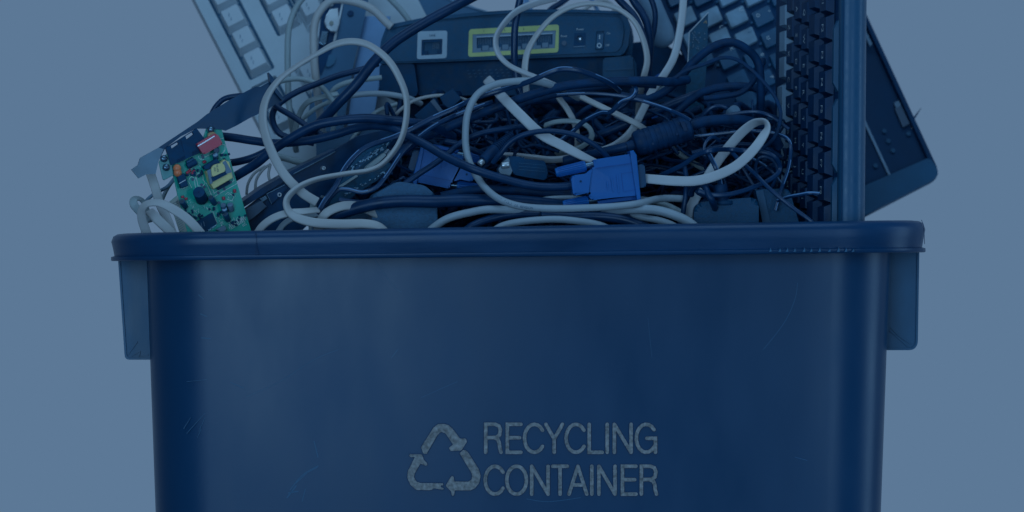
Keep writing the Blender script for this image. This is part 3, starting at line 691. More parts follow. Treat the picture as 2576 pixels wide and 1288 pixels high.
# buzzer, relay and electrolytic cans
def can(name, b, t, r, m, top=None, o0=.0005, o1=.012):
    p0 = G1(*g2(*b), o0); p1 = G1(*g2(*t), o1); o = rod(name, p0, p1, r, m, cd, bevel=r * .14, n=26)
    if top: rod('can_top', p1, p1 + (p1 - p0).normalized() * .0003, r * .8, top, o)
    return o
bz = can('buzzer', (1050, 820), (980, 745), .0043, 'router_dark')
p1 = G1(*g2(980, 745), .012); ax = (p1 - G1(*g2(1050, 820), .0005)).normalized(); rod('sound_hole', p1, p1 + ax * .0003, .0008, 'bin_dark', bz)
for b, t in (((1195, 300), (1180, 318)), ((1190, 400), (1168, 360)), ((880, 895), (825, 840)), ((1180, 860), (1120, 800)), ((1275, 915), (1250, 880)), ((1290, 965), (1262, 920)), ((1320, 1030), (1270, 970))):
    can('electrolytic_can', b, t, .0021, 'kb_case', 'metal', o1=.006)
rod('round_diode', G1(*g2(890, 480), .0025), G1(*g2(985, 430), .0025), .0023, 'router_dark', cd, bevel=.0004)
rod('round_diode', G1(*g2(890, 445), .0015), G1(*g2(960, 400), .0015), .0016, 'casing_edge', cd, bevel=.0004)
can('coil_can', (1350, 930), (1325, 870), .0022, 'core_grey', o1=.004)
rl = one('relay', G1, GP([(780, 590), (855, 550), (895, 680), (820, 705)]), .0004, .006, 'router_dark', cd, bevel=.0006)
unit('relay_print', stroke(bmesh.new(), G1, GP([(800, 655), (860, 620)]), 2, .0058, .0063), 'print_pale', rl)
ic = one('chip', G1, GP([(960, 1062), (1150, 955), (1200, 1065), (1090, 1150), (1010, 1150)]), .0004, .0016, 'router_dark', cd)
for k in range(3): unit('chip_print', stroke(bmesh.new(), G1, GP([(1010 + 26 * k, 1075 - 14 * k), (1020 + 26 * k, 1120 - 14 * k)]), 1.4, .0015, .0018), 'core_grey', ic)
bm = bmesh.new()
for i in range(16):
    a = g2(1100 + i * 5.5, 1130 - i * 4); b = g2(1110 + i * 5.5, 1150 - i * 4); stroke(bm, G1, [a, b], .8, .0002, .0007)
unit('chip_legs', bm, 'metal', ic)
one('connector_block', G1, GP([(1180, 1130), (1270, 1085), (1290, 1130), (1240, 1160)]), .0005, .005, 'core_grey', cd, bevel=.0004)
for a, b in (((1055, 440), (1085, 425)), ((885, 550), (915, 530)), ((935, 560), (960, 545)), ((950, 540), (975, 522)), ((845, 780), (850, 805)), ((880, 800), (885, 825)), ((1378, 712), (1388, 750)), ((1265, 790), (1275, 825)), ((905, 535), (930, 515))):
    rod('resistor', G1(*g2(*a), .0012), G1(*g2(*b), .0012), .0011, 'red_cap', cd, bevel=.0003, n=12)
# white printed outlines, pads and tiny parts
bm = bmesh.new()
def sil(l, w=1.1, c=False): stroke(bm, G1, GP(l), w, -.0001, .00012 + .00002 * random.random(), c)
sil([(1275, 185), (1235, 195), (1240, 240), (1290, 260), (1285, 320), (1260, 345)]); sil(arcp(945, 640, 30, 55, 180, 360) + [(985, 700)], 1.2); sil([(915, 640), (945, 700)], 1.2)
sil(arcp(1025, 600, 38, 55, 170, 380), 1.2); sil([(1063, 615), (1085, 650), (1060, 680), (1010, 680), (990, 590)], 1.2)
sil([(1095, 650), (1160, 800), (1420, 650)], 1.3); sil([(1150, 690), (1175, 755), (1380, 625), (1345, 490)], 1.2); sil([(1290, 440), (1350, 420)], 1.0)
sil([(820, 690), (845, 712), (900, 685), (895, 670)], 1); sil(arcp(1060, 380, 45, 28, 200, 80), 1.2); sil([(1030, 405), (1170, 340)], 1.2)
sil([(1310, 815), (1360, 835), (1380, 790), (1320, 745), (1290, 770)], 1); sil([(1350, 1125), (1485, 1045), (1495, 1065), (1470, 1080), (1475, 1095), (1510, 1075)], 1.1)
sil([(1145, 950), (1165, 945), (1205, 1060), (1200, 1075)], 1)
for cx, cy, rx, ry in ((875, 895, 30, 22), (1185, 855, 22, 26), (1330, 1040, 20, 16)): sil(arcp(cx, cy, rx, ry, -30, 150, 8), 1)
for i in range(120):
    fx, fy = random.choice(((1000, 960), (1110, 900), (1230, 980), (1250, 1050), (1380, 1040), (1440, 1010), (920, 860), (880, 960), (1350, 770), (950, 520), (1000, 440), (1240, 350)))
    x, y = fx + random.uniform(-40, 40), fy + random.uniform(-40, 40); sil([(x, y), (x + 8, y + 18 if i % 2 else y - 5)], random.choice((.7, 1.0)))
for i in range(11):
    x, y = 1330 + i * 16, 1075 - i * 9
    for q in (0, 26): sil([(x, y + q), (x + 8, y + q + 18)], 2.0)
unit('white_print', bm, 'silk', bd)
bm = bmesh.new()
for i in range(26):
    x, y = random.uniform(840, 1380), random.uniform(700, 1100); stroke(bm, G1, GP([(x, y), (x + 40, y - 22), (x + 60, y + 20)]), .8, -.0001, .00006 + .000001 * i)
unit('copper_traces', bm, 'trace', bd)
bm = bmesh.new()
for x, y in ((955, 612), (1018, 572), (1045, 668), (1075, 690), (1280, 712), (1345, 640), (1218, 752), (1225, 852), (1055, 372), (1060, 385)):
    c = g2(x, y); cyl(bm, G1(*c, 0), G1(*c, .0004), .0011, n=10)
unit('solder_pads', bm, 'brown', bd)
bm = bmesh.new()
for i in range(64):
    x, y = random.choice(((1000, 980), (1120, 910), (1240, 960), (1380, 1060), (1450, 1010), (900, 960), (1340, 790), (1000, 540), (920, 540), (1270, 370), (600, 660)))
    x += random.uniform(-45, 45); y += random.uniform(-35, 35)
    slab(bm, G1, GP([(x, y), (x + 14, y - 7), (x + 22, y + 14), (x + 8, y + 21)]) if x > 700 else GP([(900, 960), (914, 952), (920, 968), (906, 974)]), .0002, .0010 + .00003 * i)
unit('tiny_chips', bm, ['router_dark'], bd)['kind'] = 'stuff'

# ------------------------------------------------------------------ drive bracket, boards and blocks within the heap
def d4(x, y): return (628.9 + x / 3.723, 251.6 + y / 3.723)
T1 = PL(.112, .00012, 0, (780, 470))
tb = thing('drive_tray', 'long black metal drive tray with screw holes, slanting up beside the circuit card', 'drive tray', T1(760, 640))
def ring12(u, v, r): return [(u + r * math.cos(t * .5236), v + r * math.sin(t * .5236)) for t in range(12)]
one('channel', T1, [(610, 530), (668, 487), (735, 440), (900, 342), (985, 322), (1010, 352), (905, 440), (850, 500), (780, 560), (700, 640), (600, 640)], -.004, 0, 'tray_black', tb, bevel=.0006)
one('top_flange', T1, [(606, 508), (660, 470), (733, 428), (842, 374), (844, 380), (735, 440), (668, 484), (610, 522)], -.012, .0035, 'tray_black', tb, bevel=.0008)
unit('flange_edge', stroke(bmesh.new(), T1, [(735, 437), (790, 408), (838, 382)], 2.2, .0034, .0042), 'metal', tb)
one('end_plate', T1, [(666, 488), (714, 460), (722, 474), (682, 515)], .0002, .0022, 'tray_black', tb, bevel=.0004)
unit('plate_edge', stroke(bmesh.new(), T1, [(681, 513), (668, 488), (714, 465)], 1.5, .0021, .0026), 'metal', tb)
for u, v, r in ((811, 423, 6), (700, 490, 6.5), (809, 495, 3.5)):
    bm = bmesh.new(); lathe(bm, T1(u, v, .0003), T1(u, v, .0030), [(0, r * PX(.09)), (1, r * PX(.09) * .85), (1, r * PX(.09) * .5), (.3, r * PX(.09) * .45)], 18); unit('screw_hole', bm, 'metal_bright', tb, True, auto=40)
one('socket_block', T1, [(612, 527), (650, 505), (664, 520), (632, 546), (614, 560)], .0003, .007, 'brown', tb, bevel=.0005)
one('pin_strip', T1, [(650, 500), (664, 492), (668, 500), (656, 508)], .0003, .004, 'metal', tb)
B1 = PL(.098, .0001, 0, (940, 400))
sb = thing('logic_board', 'narrow green-edged circuit board crowded with silver parts, half buried right of the drive tray', 'circuit board', B1(930, 560))
one('board', B1, [d4(*p) for p in ((900, 680), (1010, 530), (1180, 400), (1310, 320), (1345, 330), (1300, 420), (1200, 560), (1330, 600), (1180, 760), (1000, 870), (850, 990), (740, 1090), (700, 900))], -.0016, 0, 'pcb_dark', sb)
one('ribbon_socket', B1, [d4(*p) for p in ((1075, 622), (1235, 498), (1258, 520), (1180, 590), (1100, 640), (1060, 650))], .0003, .006, 'beige_pvc', sb, bevel=.0004)
for q in (0, 22): one('socket_latch', B1, [d4(*p) for p in ((1245 + q, 495 + q * .7), (1280 + q, 458 + q * .7), (1290 + q, 466 + q * .7), (1258 + q, 505 + q * .7))], .0003, .004, 'grey_pvc', sb)
one('flat_chip', B1, rnd([d4(*p) for p in ((975, 650), (1030, 560), (1130, 470), (1120, 520), (1060, 600), (990, 660))], 3), .0003, .0014, 'casing_edge', sb)
bm = bmesh.new()
for i in range(60):
    t = random.random(); x = 930 + 390 * t + random.uniform(-20, 20); y = 640 - 270 * t + random.uniform(-14, 26)
    s_ = random.uniform(8, 18); slab(bm, B1, [d4(*p) for p in ((x, y), (x + s_, y - s_ * .6), (x + s_ * 1.4, y), (x + s_ * .4, y + s_ * .7))], .0002, random.uniform(.0012, .003))
unit('solder_parts', bm, 'metal', sb)
bm = bmesh.new()
for i in range(26):
    t = random.random(); x = 870 + 400 * t + random.uniform(-10, 10); y = 890 - 230 * t + random.uniform(-10, 14)
    slab(bm, B1, [d4(*p) for p in ((x, y), (x + 14, y - 8), (x + 17, y - 1), (x + 4, y + 8))], .0002, random.uniform(.001, .002))
unit('solder_parts', bm, 'metal', sb)
one('white_block', B1, [d4(*p) for p in ((790, 830), (990, 700), (1000, 715), (850, 815))], .0003, .003, 'beige_pvc', sb)
V1 = PL(.2, .00003, 0, (1750, 150))
mc = thing('memory_board', 'small upright dark green circuit board with slanted top, before the laptop keyboard', 'circuit board', V1(1755, 420))
one('board', V1, [z7(*p) for p in ((600, 395), (835, 150), (830, 400), (815, 800), (790, 1100), (780, 1700), (540, 1700), (575, 900))], -.0014, 0, 'pcb_dark', mc)
unit('board_edge', stroke(bmesh.new(), V1, [z7(586, 760), z7(604, 395), z7(835, 155)], 2, -.0012, .0006), 'key_white', mc)
bm = bmesh.new()
for i in range(26):
    x, y = random.uniform(630, 790), random.uniform(380, 760); u, v = z7(x, y); slab(bm, V1, [(u, v), (u + 2.5, v + .5), (u + 2.5, v + 3), (u, v + 3)], .0001, .001)
unit('solder_parts', bm, 'core_grey', mc)
u, v = z7(798, 265); unit('gold_mark', stroke(bmesh.new(), V1, [(u - 3, v + 3), (u + 2, v - 2), (u + 3, v + 4)], 2, .0001, .0006), 'amber_cap', mc)
# ribbon-cable plugs
I1 = PL(.118, 0, 0, (1100, 280))
ip = thing('ribbon_plug', 'black twin ribbon-cable plug with a brown contact strip, left of centre below the router', 'plug', I1(1100, 330))
one('plug_body', I1, [z5(*p) for p in ((-110, 1190), (100, 1005), (195, 1150), (140, 1260), (-40, 1290))], -.008, 0, 'router_dark', ip, bevel=.0008)
one('plug_cover', I1, [z5(*p) for p in ((150, 1000), (288, 912), (382, 1022), (255, 1130), (190, 1080))], -.006, .003, 'router_dark', ip, bevel=.0008)
one('contact_strip', I1, [z5(*p) for p in ((55, 1045), (92, 1018), (190, 1145), (158, 1172))], .0002, .0012, 'brown', ip)
one('board_sliver', I1, [z5(*p) for p in ((300, 1120), (440, 1012), (455, 1022), (330, 1130))], -.006, -.004, 'pcb_green', ip)
# blue video plugs
def e6(x, y): return (1069 + x / 3.724, 251.6 + y / 3.724)
def vga(name, label, F, g):
    t = thing('video_plug', label, 'plug', F(*g((1700, 960)), -.006))
    one('hood', F, rnd([g(p) for p in ((1575, 560), (1760, 530), (1925, 505), (1950, 640), (1985, 895), (1760, 915), (1570, 938), (1530, 905), (1560, 862), (1405, 896), (1385, 870), (1368, 730), (1390, 705), (1505, 690), (1545, 655), (1588, 640))], 3), -.013, .001, 'vga_blue', t, bevel=.0016, smooth=True)
    one('flange', F, [g(p) for p in ((1915, 478), (1950, 470), (1980, 515), (2022, 950), (1985, 958), (1940, 640))], -.0145, .0028, 'vga_blue', t, bevel=.0007)
    one('lower_rib', F, [g(p) for p in ((1620, 942), (1980, 890), (1990, 935), (1625, 978))], -.012, -.004, 'vga_blue_dark', t, bevel=.0006)
    unit('upper_rib', stroke(bmesh.new(), F, [g((1600, 640)), g((1945, 590))], 2.2, .0008, .0016), 'vga_blue_dark', t)
    for q in (((1705, 770), (1712, 820)), ((1748, 735), (1762, 845)), ((1798, 700), (1815, 860))):
        unit('grip_rib', stroke(bmesh.new(), F, [g(q[0]), g(q[1])], 4.6, .0006, .0017), 'vga_blue', t)
    unit('label_recess', stroke(bmesh.new(), F, [g(p) for p in ((1838, 690), (1955, 672), (1972, 838), (1858, 858))], 1.2, .0008, .0013, True), 'vga_blue_dark', t)
    for p0, p1, r in (((1230, 680), (1515, 615), 12.5), ((1300, 985), (1540, 945), 12.5)):
        a, b = F(*g(p0), -.006), F(*g(p1), -.006); k = PX(.035)
        s_ = rod('thumb_screw', a, b, r * k * .9, 'vga_blue', t, r1=r * k * 1.05, bevel=.0005, n=24)
        bm = bmesh.new()
        d = (b - a); o = d.normalized().orthogonal().normalized(); o2 = d.normalized().cross(o)
        for i in range(16):
            w = (o * math.cos(i * .3927) + o2 * math.sin(i * .3927)) * r * k; cyl(bm, a + d * .08 + w * .9, a + d * .94 + w * 1.04, .00038, n=6)
        unit('knurl', bm, 'vga_blue_dark', s_); rod('screw_shaft', b, b + d.normalized() * .006, .0021, 'metal', s_)
    one('shell', F, rnd([g(p) for p in ((1985, 612), (2045, 598), (2062, 615), (2078, 800), (2062, 818), (2005, 822))], 3), -.011, -.002, 'metal_dark', t, bevel=.001)
    c = g((1458, 762)); rod('moulded_dot', F(*c, .0002), F(*c, .0014), .0008, 'laptop_base', t, n=10)
    return t
vga('video_plug', 'bright blue video plug lying foremost on the heap, thumb screws to its left', PL(.034, .00002, 0, (1530, 440)), lambda p: e6(*p))
def gback(p):
    x, y = p[0] - 1700, p[1] - 740; a = math.radians(-160); x, y = x * math.cos(a) - y * math.sin(a), x * math.sin(a) + y * math.cos(a)
    return (1118 + x / 4.2, 424 + y / 4.2)
vga('video_plug', 'darker blue video plug half hidden under black cables left of the heap centre', PL(.092, 0, 0, (1118, 420)), gback)
for u, v, lb in ((1645, 288, 'small blue plug end deep in the heap right of centre'), (1660, 198, 'tiny blue plug tip beside the white cable right of the router')):
    tag(one('blue_plug', PL(.15), rnd([(u - 16, v - 4), (u - 2, v - 14), (u + 14, v - 10), (u + 12, v + 6), (u - 8, v + 12)], 3), -.01, 0, 'vga_blue_dark', None, bevel=.001), lb, 'plug')
# grey-black data plug with bare metal face
M1 = PL(.056, .00006, 0, (1320, 420))
dp = thing('data_plug', 'black plastic data plug with bare metal end and screw, left of the blue video plug', 'plug', M1(1330, 460))
one('hood', M1, rnd([e6(*p) for p in ((785, 525), (905, 530), (920, 548), (1120, 568), (1148, 650), (1150, 690), (1130, 752), (960, 725), (835, 700), (800, 610))], 3), -.012, 0, 'router_dark', dp, bevel=.0012, smooth=True)
for q in (590, 620, 650): unit('grip_line', stroke(bmesh.new(), M1, [e6(880, q), e6(1120, q + 20)], 1.2, -.0006, .0003), 'casing_edge', dp)
one('metal_face', M1, [e6(*p) for p in ((690, 645), (735, 580), (785, 528), (832, 650), (800, 712), (700, 690))], -.008, -.0002, 'metal_brown', dp, bevel=.0004)
rod('screw', M1(*e6(720, 615), .0002), M1(*e6(785, 605), .001), .0024, 'metal_bright', dp, bevel=.0004)
# ribbed round plug with its tip
a, b = P(*e6(545, 570), .052), P(*e6(825, 310), .064); k = PX(.055)
rp = thing('round_plug', 'black round plug with ribbed sleeve and metal tip, above the data plug in mid heap', 'plug', P(1240, 440, .055))
prf = [(0, 12), (.02, 14.5), (.38, 16)]
for i in range(11): prf += [(.40 + i * .052, 15.6 - i * .55), (.425 + i * .052, 15.6 - i * .55), (.43 + i * .052, 12.6 - i * .5), (.448 + i * .052, 12.6 - i * .5)]
unit('sleeve', lathe(bmesh.new(), a, b, [(t, r * k) for t, r in prf]), 'black_matt', rp, True, auto=35)
rod('metal_tip', a - (b - a) * .13, a, 8 * k, 'metal_bright', rp, bevel=.0004)
# ferrite core on its cable
def f8(x, y): return (1509.4 + x / 3.724, 251.6 + y / 3.724)
a, b = P(*f8(325, 415), .062), P(*f8(850, 255), .066); k = PX(.064)
fc = thing('ferrite_core', 'black ribbed cylinder clipped round a thick cable, right behind the blue video plug', 'ferrite core', P(1670, 400, .065))
prf = [(-.14, 12), (-.02, 13.5), (0, 27), (.03, 31)]
for i in range(9): prf += [(.10 + i * .09, 33), (.155 + i * .09, 33), (.16 + i * .09, 31.6), (.185 + i * .09, 31.6)]
prf += [(.93, 33), (.97, 32), (1, 27), (1.01, 14)]
unit('core_sleeve', lathe(bmesh.new(), a, b, [(t, r * k) for t, r in prf], 32), 'black_matt', fc, True, auto=35)
FP = PL(.055)
for q in ((360, 375, 395, 370, 428, 455, 400, 462), (750, 205, 790, 200, 820, 285, 790, 292)):
    l = [f8(q[i], q[i + 1]) for i in (0, 2, 4, 6)]; one('clip_slot', FP, l, -.002, .0004, 'bin_dark', fc)
for x, y in ((495, 410), (722, 320)):
    c = f8(x, y); rod('clip_dot', FP(*c, -.004), FP(*c, .0006), .0009, 'bin_dark', fc, n=10)
# power adapters
def adapter(label, F, poly, th, m, bev, extra):
    t = thing('power_adapter', label, 'power adapter', F(sum(p[0] for p in poly) / len(poly), 690))
    one('housing', F, rnd(poly, 12), -th, 0, m, t, bevel=bev, smooth=True, seg=4); extra(t); return t
A_ = PL(.046, 0, 0, (1830, 540))
def ex(t):
    rod('strain_relief', A_(*f8(1128, 790), -.003), A_(*f8(1145, 960), -.003), .0050, 'black_matt', t, bevel=.0008)
    rod('strain_collar', A_(*f8(1165, 940), -.006), A_(*f8(1165, 985), -.006), .0085, 'router_dark', t, bevel=.001)
adapter('black power adapter with rounded front edges just above the rim at lower right', A_, [(1746, 700), (1746, 522), (1762, 508), (1895, 496), (1909, 506), (1907, 700)], .03, 'adapter', .0035, ex)
A2_ = PL(.066, 0, 0, (1960, 520))
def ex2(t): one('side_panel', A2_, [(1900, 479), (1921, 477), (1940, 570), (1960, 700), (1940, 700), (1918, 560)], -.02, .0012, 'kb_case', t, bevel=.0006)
adapter('dark smooth power adapter with lighter left edge, beside the upright keyboard at the rim', A2_, [(1902, 476), (1985, 474), (2010, 560), (2030, 700), (1945, 700)], .03, 'adapter', .002, ex2)
A3_ = PL(.05, .00003, 0, (1020, 520))
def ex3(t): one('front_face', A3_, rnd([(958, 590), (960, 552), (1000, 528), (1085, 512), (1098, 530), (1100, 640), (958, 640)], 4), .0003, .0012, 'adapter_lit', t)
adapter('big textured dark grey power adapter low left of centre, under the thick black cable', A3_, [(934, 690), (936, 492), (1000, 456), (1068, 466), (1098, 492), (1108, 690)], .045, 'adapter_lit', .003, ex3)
A4_ = PL(.16, 0, 0, (880, 420))
tag(one('dark_backing', A4_, rnd([(800, 720), (795, 350), (960, 300), (1010, 330), (1010, 720)], 6), -.06, 0, 'lid_dark', None, bevel=.002), 'dark box added behind the drive tray, left part of the heap', 'backing')  # backing box, closes the gaps in the left of the heap
c = P(1845, 282, .098); ks = unit('thumb_screw', lathe(bmesh.new(), P(1852, 276, .09), P(1838, 288, .098), [(0, .003), (.2, .0044), (.9, .0044), (1, .0038)]), 'core_grey', None, True, auto=40)
tag(ks, 'small grey slotted thumb screw among the black cables near the upright keyboard', 'screw')
# ------------------------------------------------------------------ cables, each a thing of its own
GW, GB, GS = 'white and grey cables in the heap', 'black cables in the heap', 'thin twin wires in the heap'
def W(label, pts, y, w, h=None, m='white_pvc', kind='flat', roll=0.): return cable('white_cable', label, pts, y, w, m, h, kind, roll, GW)
def B(label, pts, y, w, m='black_rubber', h=None, kind='round', roll=0., taper=None): return cable('black_cable', label, pts, y, w, m, h, kind, roll, GB, taper=taper)
def TW(label, pts, y, w, st=None, m='black_gloss', roll=0.): return cable('twin_wire', label, pts, y, w * .8, m, w * .5, 'twin', roll, GS, stripe=st)
# white and grey
W('large flat white cable looping high at the left, its folded end at centre left', [(797, 508, .040, 0), (760, 484, .036, 0), (715, 438, .034, 5), (680, 375, .034, 20), (663, 310, .036, 35), (668, 255, .040, 50), (697, 205, .044, 66), (745, 167, .048, 76), (800, 135, .05, 76), (845, 110, .05, 60), (890, 104, .05, 56), (932, 117, .048, 56), (975, 150, .044, 56), (1004, 195, .04, 58), (1021, 245, .036, 62), (1021, 300, .032, 64), (1006, 355, .03, 68), (970, 405, .03, 74), (930, 427, .03, 76), (870, 438, .03, 74), (800, 451, .028, 72), (752, 470, .026, 66), (724, 497, .024, 60), (722, 522, .022, 55), (742, 545, .02, 30), (790, 559, .018, 10), (860, 563, .018, 0), (915, 562, .018, 15), (955, 572, .020, 40), (985, 600, .024, 60)], .03, 24, 10)
W('folded stub of flat white cable dropping below the big loop at centre left', [(790, 500, .044, 60), (787, 520, .046, 40), (786, 545, .05, 10), (786, 580, .05, 0)], .046, 20, 8, 'beige_pvc')
o = W('round grey printed cable in a tall middle loop, running under the blue plug', [(1455, 246, .11), (1425, 230, .09), (1385, 214, .07), (1345, 205, .062), (1290, 204, .058), (1240, 214, .054), (1200, 240, .052), (1177, 285, .05), (1170, 340, .05), (1174, 385, .05), (1188, 425, .048), (1215, 466, .036), (1250, 496, .026), (1290, 515, .022), (1335, 523, .022), (1400, 525, .022), (1470, 524, .022), (1540, 519, .022), (1600, 512, .024), (1660, 500, .045), (1720, 500, .06)], .05, 18, None, 'grey_pvc', 'round')
# words printed along it
tp = cpath([(1176, 398, .05), (1188, 425, .048), (1215, 466, .036), (1250, 496, .026), (1290, 515, .022), (1335, 523, .022), (1400, 525, .022), (1440, 525, .022)], .022)
tp = [p for p, r in tp]; acc = [0]
for a_, b_ in zip(tp, tp[1:]): acc.append(acc[-1] + (b_ - a_).length)
def along(x, y):
    s_ = x * .92 + acc[-1] * .54; i = 0
    while i < len(acc) - 2 and acc[i + 1] < s_: i += 1
    t = (s_ - acc[i]) / max(1e-6, acc[i + 1] - acc[i]); T = (tp[i + 1] - tp[i]).normalized(); q = tp[i] + (tp[i + 1] - tp[i]) * t
    nrm = Vector((-T.z, 0, T.x)).normalized(); r = 9.1 * PX(.025)
    d = -y; return q + nrm * d + Vector((0, -1, 0)) * (math.sqrt(max(0, r * r - d * d)) + .00015)
text('printed_words', None, 'HIGH   SPEED   CABLE   2.0   REVISION', 0, 0, .0016, 'print_dark', o, bend=along, wscale=1.0)
W('broad bright white flat cable slanting from under black wires down to the blue video plug', [(1225, 200, .10, 0), (1245, 222, .08, 0), (1262, 243, .066, 0), (1310, 290, .052, 0), (1362, 337, .05, 5), (1415, 368, .05, 20), (1465, 393, .05, 45), (1505, 412, .05, 60), (1560, 440, .055, 60)], .05, 26, 9, 'white_bright')
W('white flat cable looping up left over the yellow router ports', [(1400, -6, .13, 30), (1345, 8, .13, 30), (1300, 30, .13, 40), (1265, 62, .128, 50), (1248, 98, .126, 55), (1253, 135, .12, 55), (1280, 164, .11, 60), (1320, 183, .10, 60), (1370, 203, .09, 60), (1400, 216, .10, 60)], .12, 19, 8, 'white_bright')
W('white cable arching over the router ports and down past the power switch', [(1325, 246, .10, 30), (1322, 205, .105, 30), (1320, 172, .11, 30), (1328, 130, .118, 40), (1350, 88, .122, 55), (1388, 46, .125, 60), (1432, 20, .125, 62), (1490, 9, .125, 62), (1548, 20, .125, 62), (1592, 52, .12, 60), (1618, 98, .115, 50), (1627, 150, .11, 40), (1620, 195, .11, 30), (1610, 240, .12, 30), (1605, 300, .14, 30)], .12, 17.5, 8.5)
W('smooth white cable coming down from the top edge between router and laptop keyboard', [(1720, -20, .14, 20), (1716, 30, .135, 20), (1709, 90, .125, 20), (1694, 145, .115, 15), (1670, 188, .105, 10), (1640, 232, .10, 10), (1615, 280, .10, 20), (1590, 328, .10, 25), (1555, 360, .10, 40), (1510, 380, .10, 50), (1450, 393, .098, 50), (1390, 401, .096, 45), (1340, 396, .098, 50), (1270, 392, .10, 55), (1195, 402, .10, 40), (1160, 420, .12, 40)], .1, 20, 10, 'white_bright')
W('straight white flat cable slanting right into the ribbed black cylinder', [(1400, 215, .13, 40), (1450, 238, .11, 40), (1528, 276, .10, 40), (1599, 311, .09, 40), (1640, 338, .10, 40)], .1, 17, 8)
W('short white cable slanting down in the middle behind the broad white one', [(1385, 215, .14, 30), (1408, 250, .128, 30), (1427, 277, .12, 30), (1445, 312, .116, 30), (1452, 350, .12, 30), (1450, 385, .13, 30)], .12, 16, 8)
W('curled beige-white cable ring behind the arching thin black cable', [(1370, 316, .118, 50), (1395, 307, .112, 50), (1430, 304, .108, 50), (1462, 309, .106, 50), (1483, 324, .106, 40), (1488, 345, .108, 30), (1468, 366, .112, 40), (1438, 378, .116, 40), (1400, 388, .13, 40)], .11, 15, 7, 'beige_pvc')
W('white flat cable in a wide teardrop loop right of the blue video plug', [(1600, 447, .050, 30), (1640, 450, .042, 20), (1700, 456, .036, 5), (1750, 454, .033, 0), (1800, 442, .032, 0), (1850, 417, .032, 0), (1893, 380, .034, 5), (1922, 338, .040, 30), (1930, 318, .046, 55), (1920, 306, .054, 60), (1897, 310, .06, 35), (1865, 335, .064, 10), (1830, 376, .068, 0), (1795, 423, .07, 0), (1768, 464, .07, 0), (1742, 515, .066, 10), (1720, 570, .06, 10)], .04, 25, 7, 'white_bright')
W('thick white cable arching over the rim right of centre, lowest of the heap', [(1500, 545, .05), (1545, 531, .036), (1590, 526, .03), (1650, 529, .028), (1700, 543, .026), (1738, 562, .026), (1765, 590, .028)], .03, 24, None, 'grey_pvc', 'round')
W('grey cable just under the thick white arch at the rim right of centre', [(1520, 536, .05), (1570, 540, .044), (1620, 548, .040), (1665, 556, .038), (1700, 572, .038), (1720, 600, .04)], .04, 17, None, 'grey_pvc', 'round')
W('thin grey cable crossing behind the thick arch near the lower power adapter', [(1590, 500, .075), (1640, 505, .07), (1690, 522, .066), (1735, 550, .064), (1760, 590, .06)], .07, 15, None, 'beige_pvc', 'round')
W('thick white cable rising from the rim left of centre towards the printed cable', [(1060, 600, .03), (1095, 569, .028), (1130, 549, .026), (1178, 535, .026), (1232, 527, .028), (1300, 530, .034), (1360, 545, .042)], .028, 20, None, 'grey_pvc', 'round')
W('long flat grey cable lying along the rim at the middle', [(1230, 590, .022), (1262, 569, .020), (1312, 557, .018), (1391, 552, .018), (1456, 556, .020), (1510, 566, .024), (1560, 590, .03)], .02, 18, None, 'grey_pvc', 'round')
W('white sliver of cable under the blue plug thumb screws', [(1350, 505, .06), (1380, 498, .055), (1440, 496, .055), (1500, 500, .06)], .06, 10, None, 'grey_pvc', 'round')
W('flat white cable rising from the rim right of the circuit card', [(640, 600, .026, 20), (660, 570, .024, 20), (690, 549, .022, 20), (725, 537, .022, 25), (765, 533, .026, 40), (800, 528, .034, 50)], .024, 20, 8)
W('second flat white cable behind it at the rim, right of the circuit card', [(690, 600, .04, 20), (712, 566, .036, 20), (740, 549, .034, 25), (775, 542, .036, 40), (815, 540, .044, 50)], .036, 15, 7, 'grey_pvc')
W('short wide white cable loop above the rim left of the textured adapter', [(800, 580, .038, 0), (812, 545, .034, 10), (835, 527, .034, 10), (870, 518, .036, 10), (908, 521, .042, 20), (950, 540, .05, 30)], .036, 23, 9)
W('flat white cable hanging down below the metal bracket at far left', [(374, 425, .072, 0), (381, 446, .07, 0), (391, 475, .066, 0), (404, 515, .06, 0), (420, 550, .054, 0), (438, 600, .05, 0)], .06, 23, 7)
W('flat white cable arching in front of the circuit card at far left', [(378, 610, .034, 10), (364, 572, .032, 10), (357, 545, .030, 20), (358, 525, .028, 40), (374, 512, .026, 50), (402, 511, .024, 40), (436, 526, .022, 20), (470, 551, .022, 10), (500, 583, .022, 0), (520, 610, .022, 0)], .025, 24, 7)
W('flat white cable folded into a low bend inside the arching one, far left', [(375, 530, .044, 30), (386, 542, .042, 0), (404, 560, .040, 0), (425, 580, .038, 0), (450, 612, .038, 0)], .04, 25, 7)
W('flat white cable making the leftmost upright loop at the bin end', [(372, 560, .052, 0), (352, 535, .050, 0), (338, 515, .048, 0), (336, 502, .05, 40), (348, 499, .054, 70), (362, 510, .058, 60), (370, 530, .06, 50), (374, 560, .062, 30)], .05, 21, 7, 'beige_pvc')
W('thin grey cable curving behind the leftmost white loops', [(360, 520, .085), (372, 502, .085), (392, 484, .085), (420, 470, .085), (445, 445, .085)], .085, 9, None, 'core_grey' , 'round')
W('thin pale cable running up behind the circuit card edge', [(402, 520, .09), (412, 492, .09), (425, 468, .09), (442, 445, .09)], .09, 10, None, 'grey_pvc', 'round')
W('round greyish cable hanging straight down over the white keyboard', [(790, -20, .2), (762, -3, .2), (738, 34, .2), (726, 85, .2), (724, 171, .2), (727, 250, .2), (732, 300, .2), (745, 380, .22)], .2, 15.5, None, 'beige_pvc', 'round')
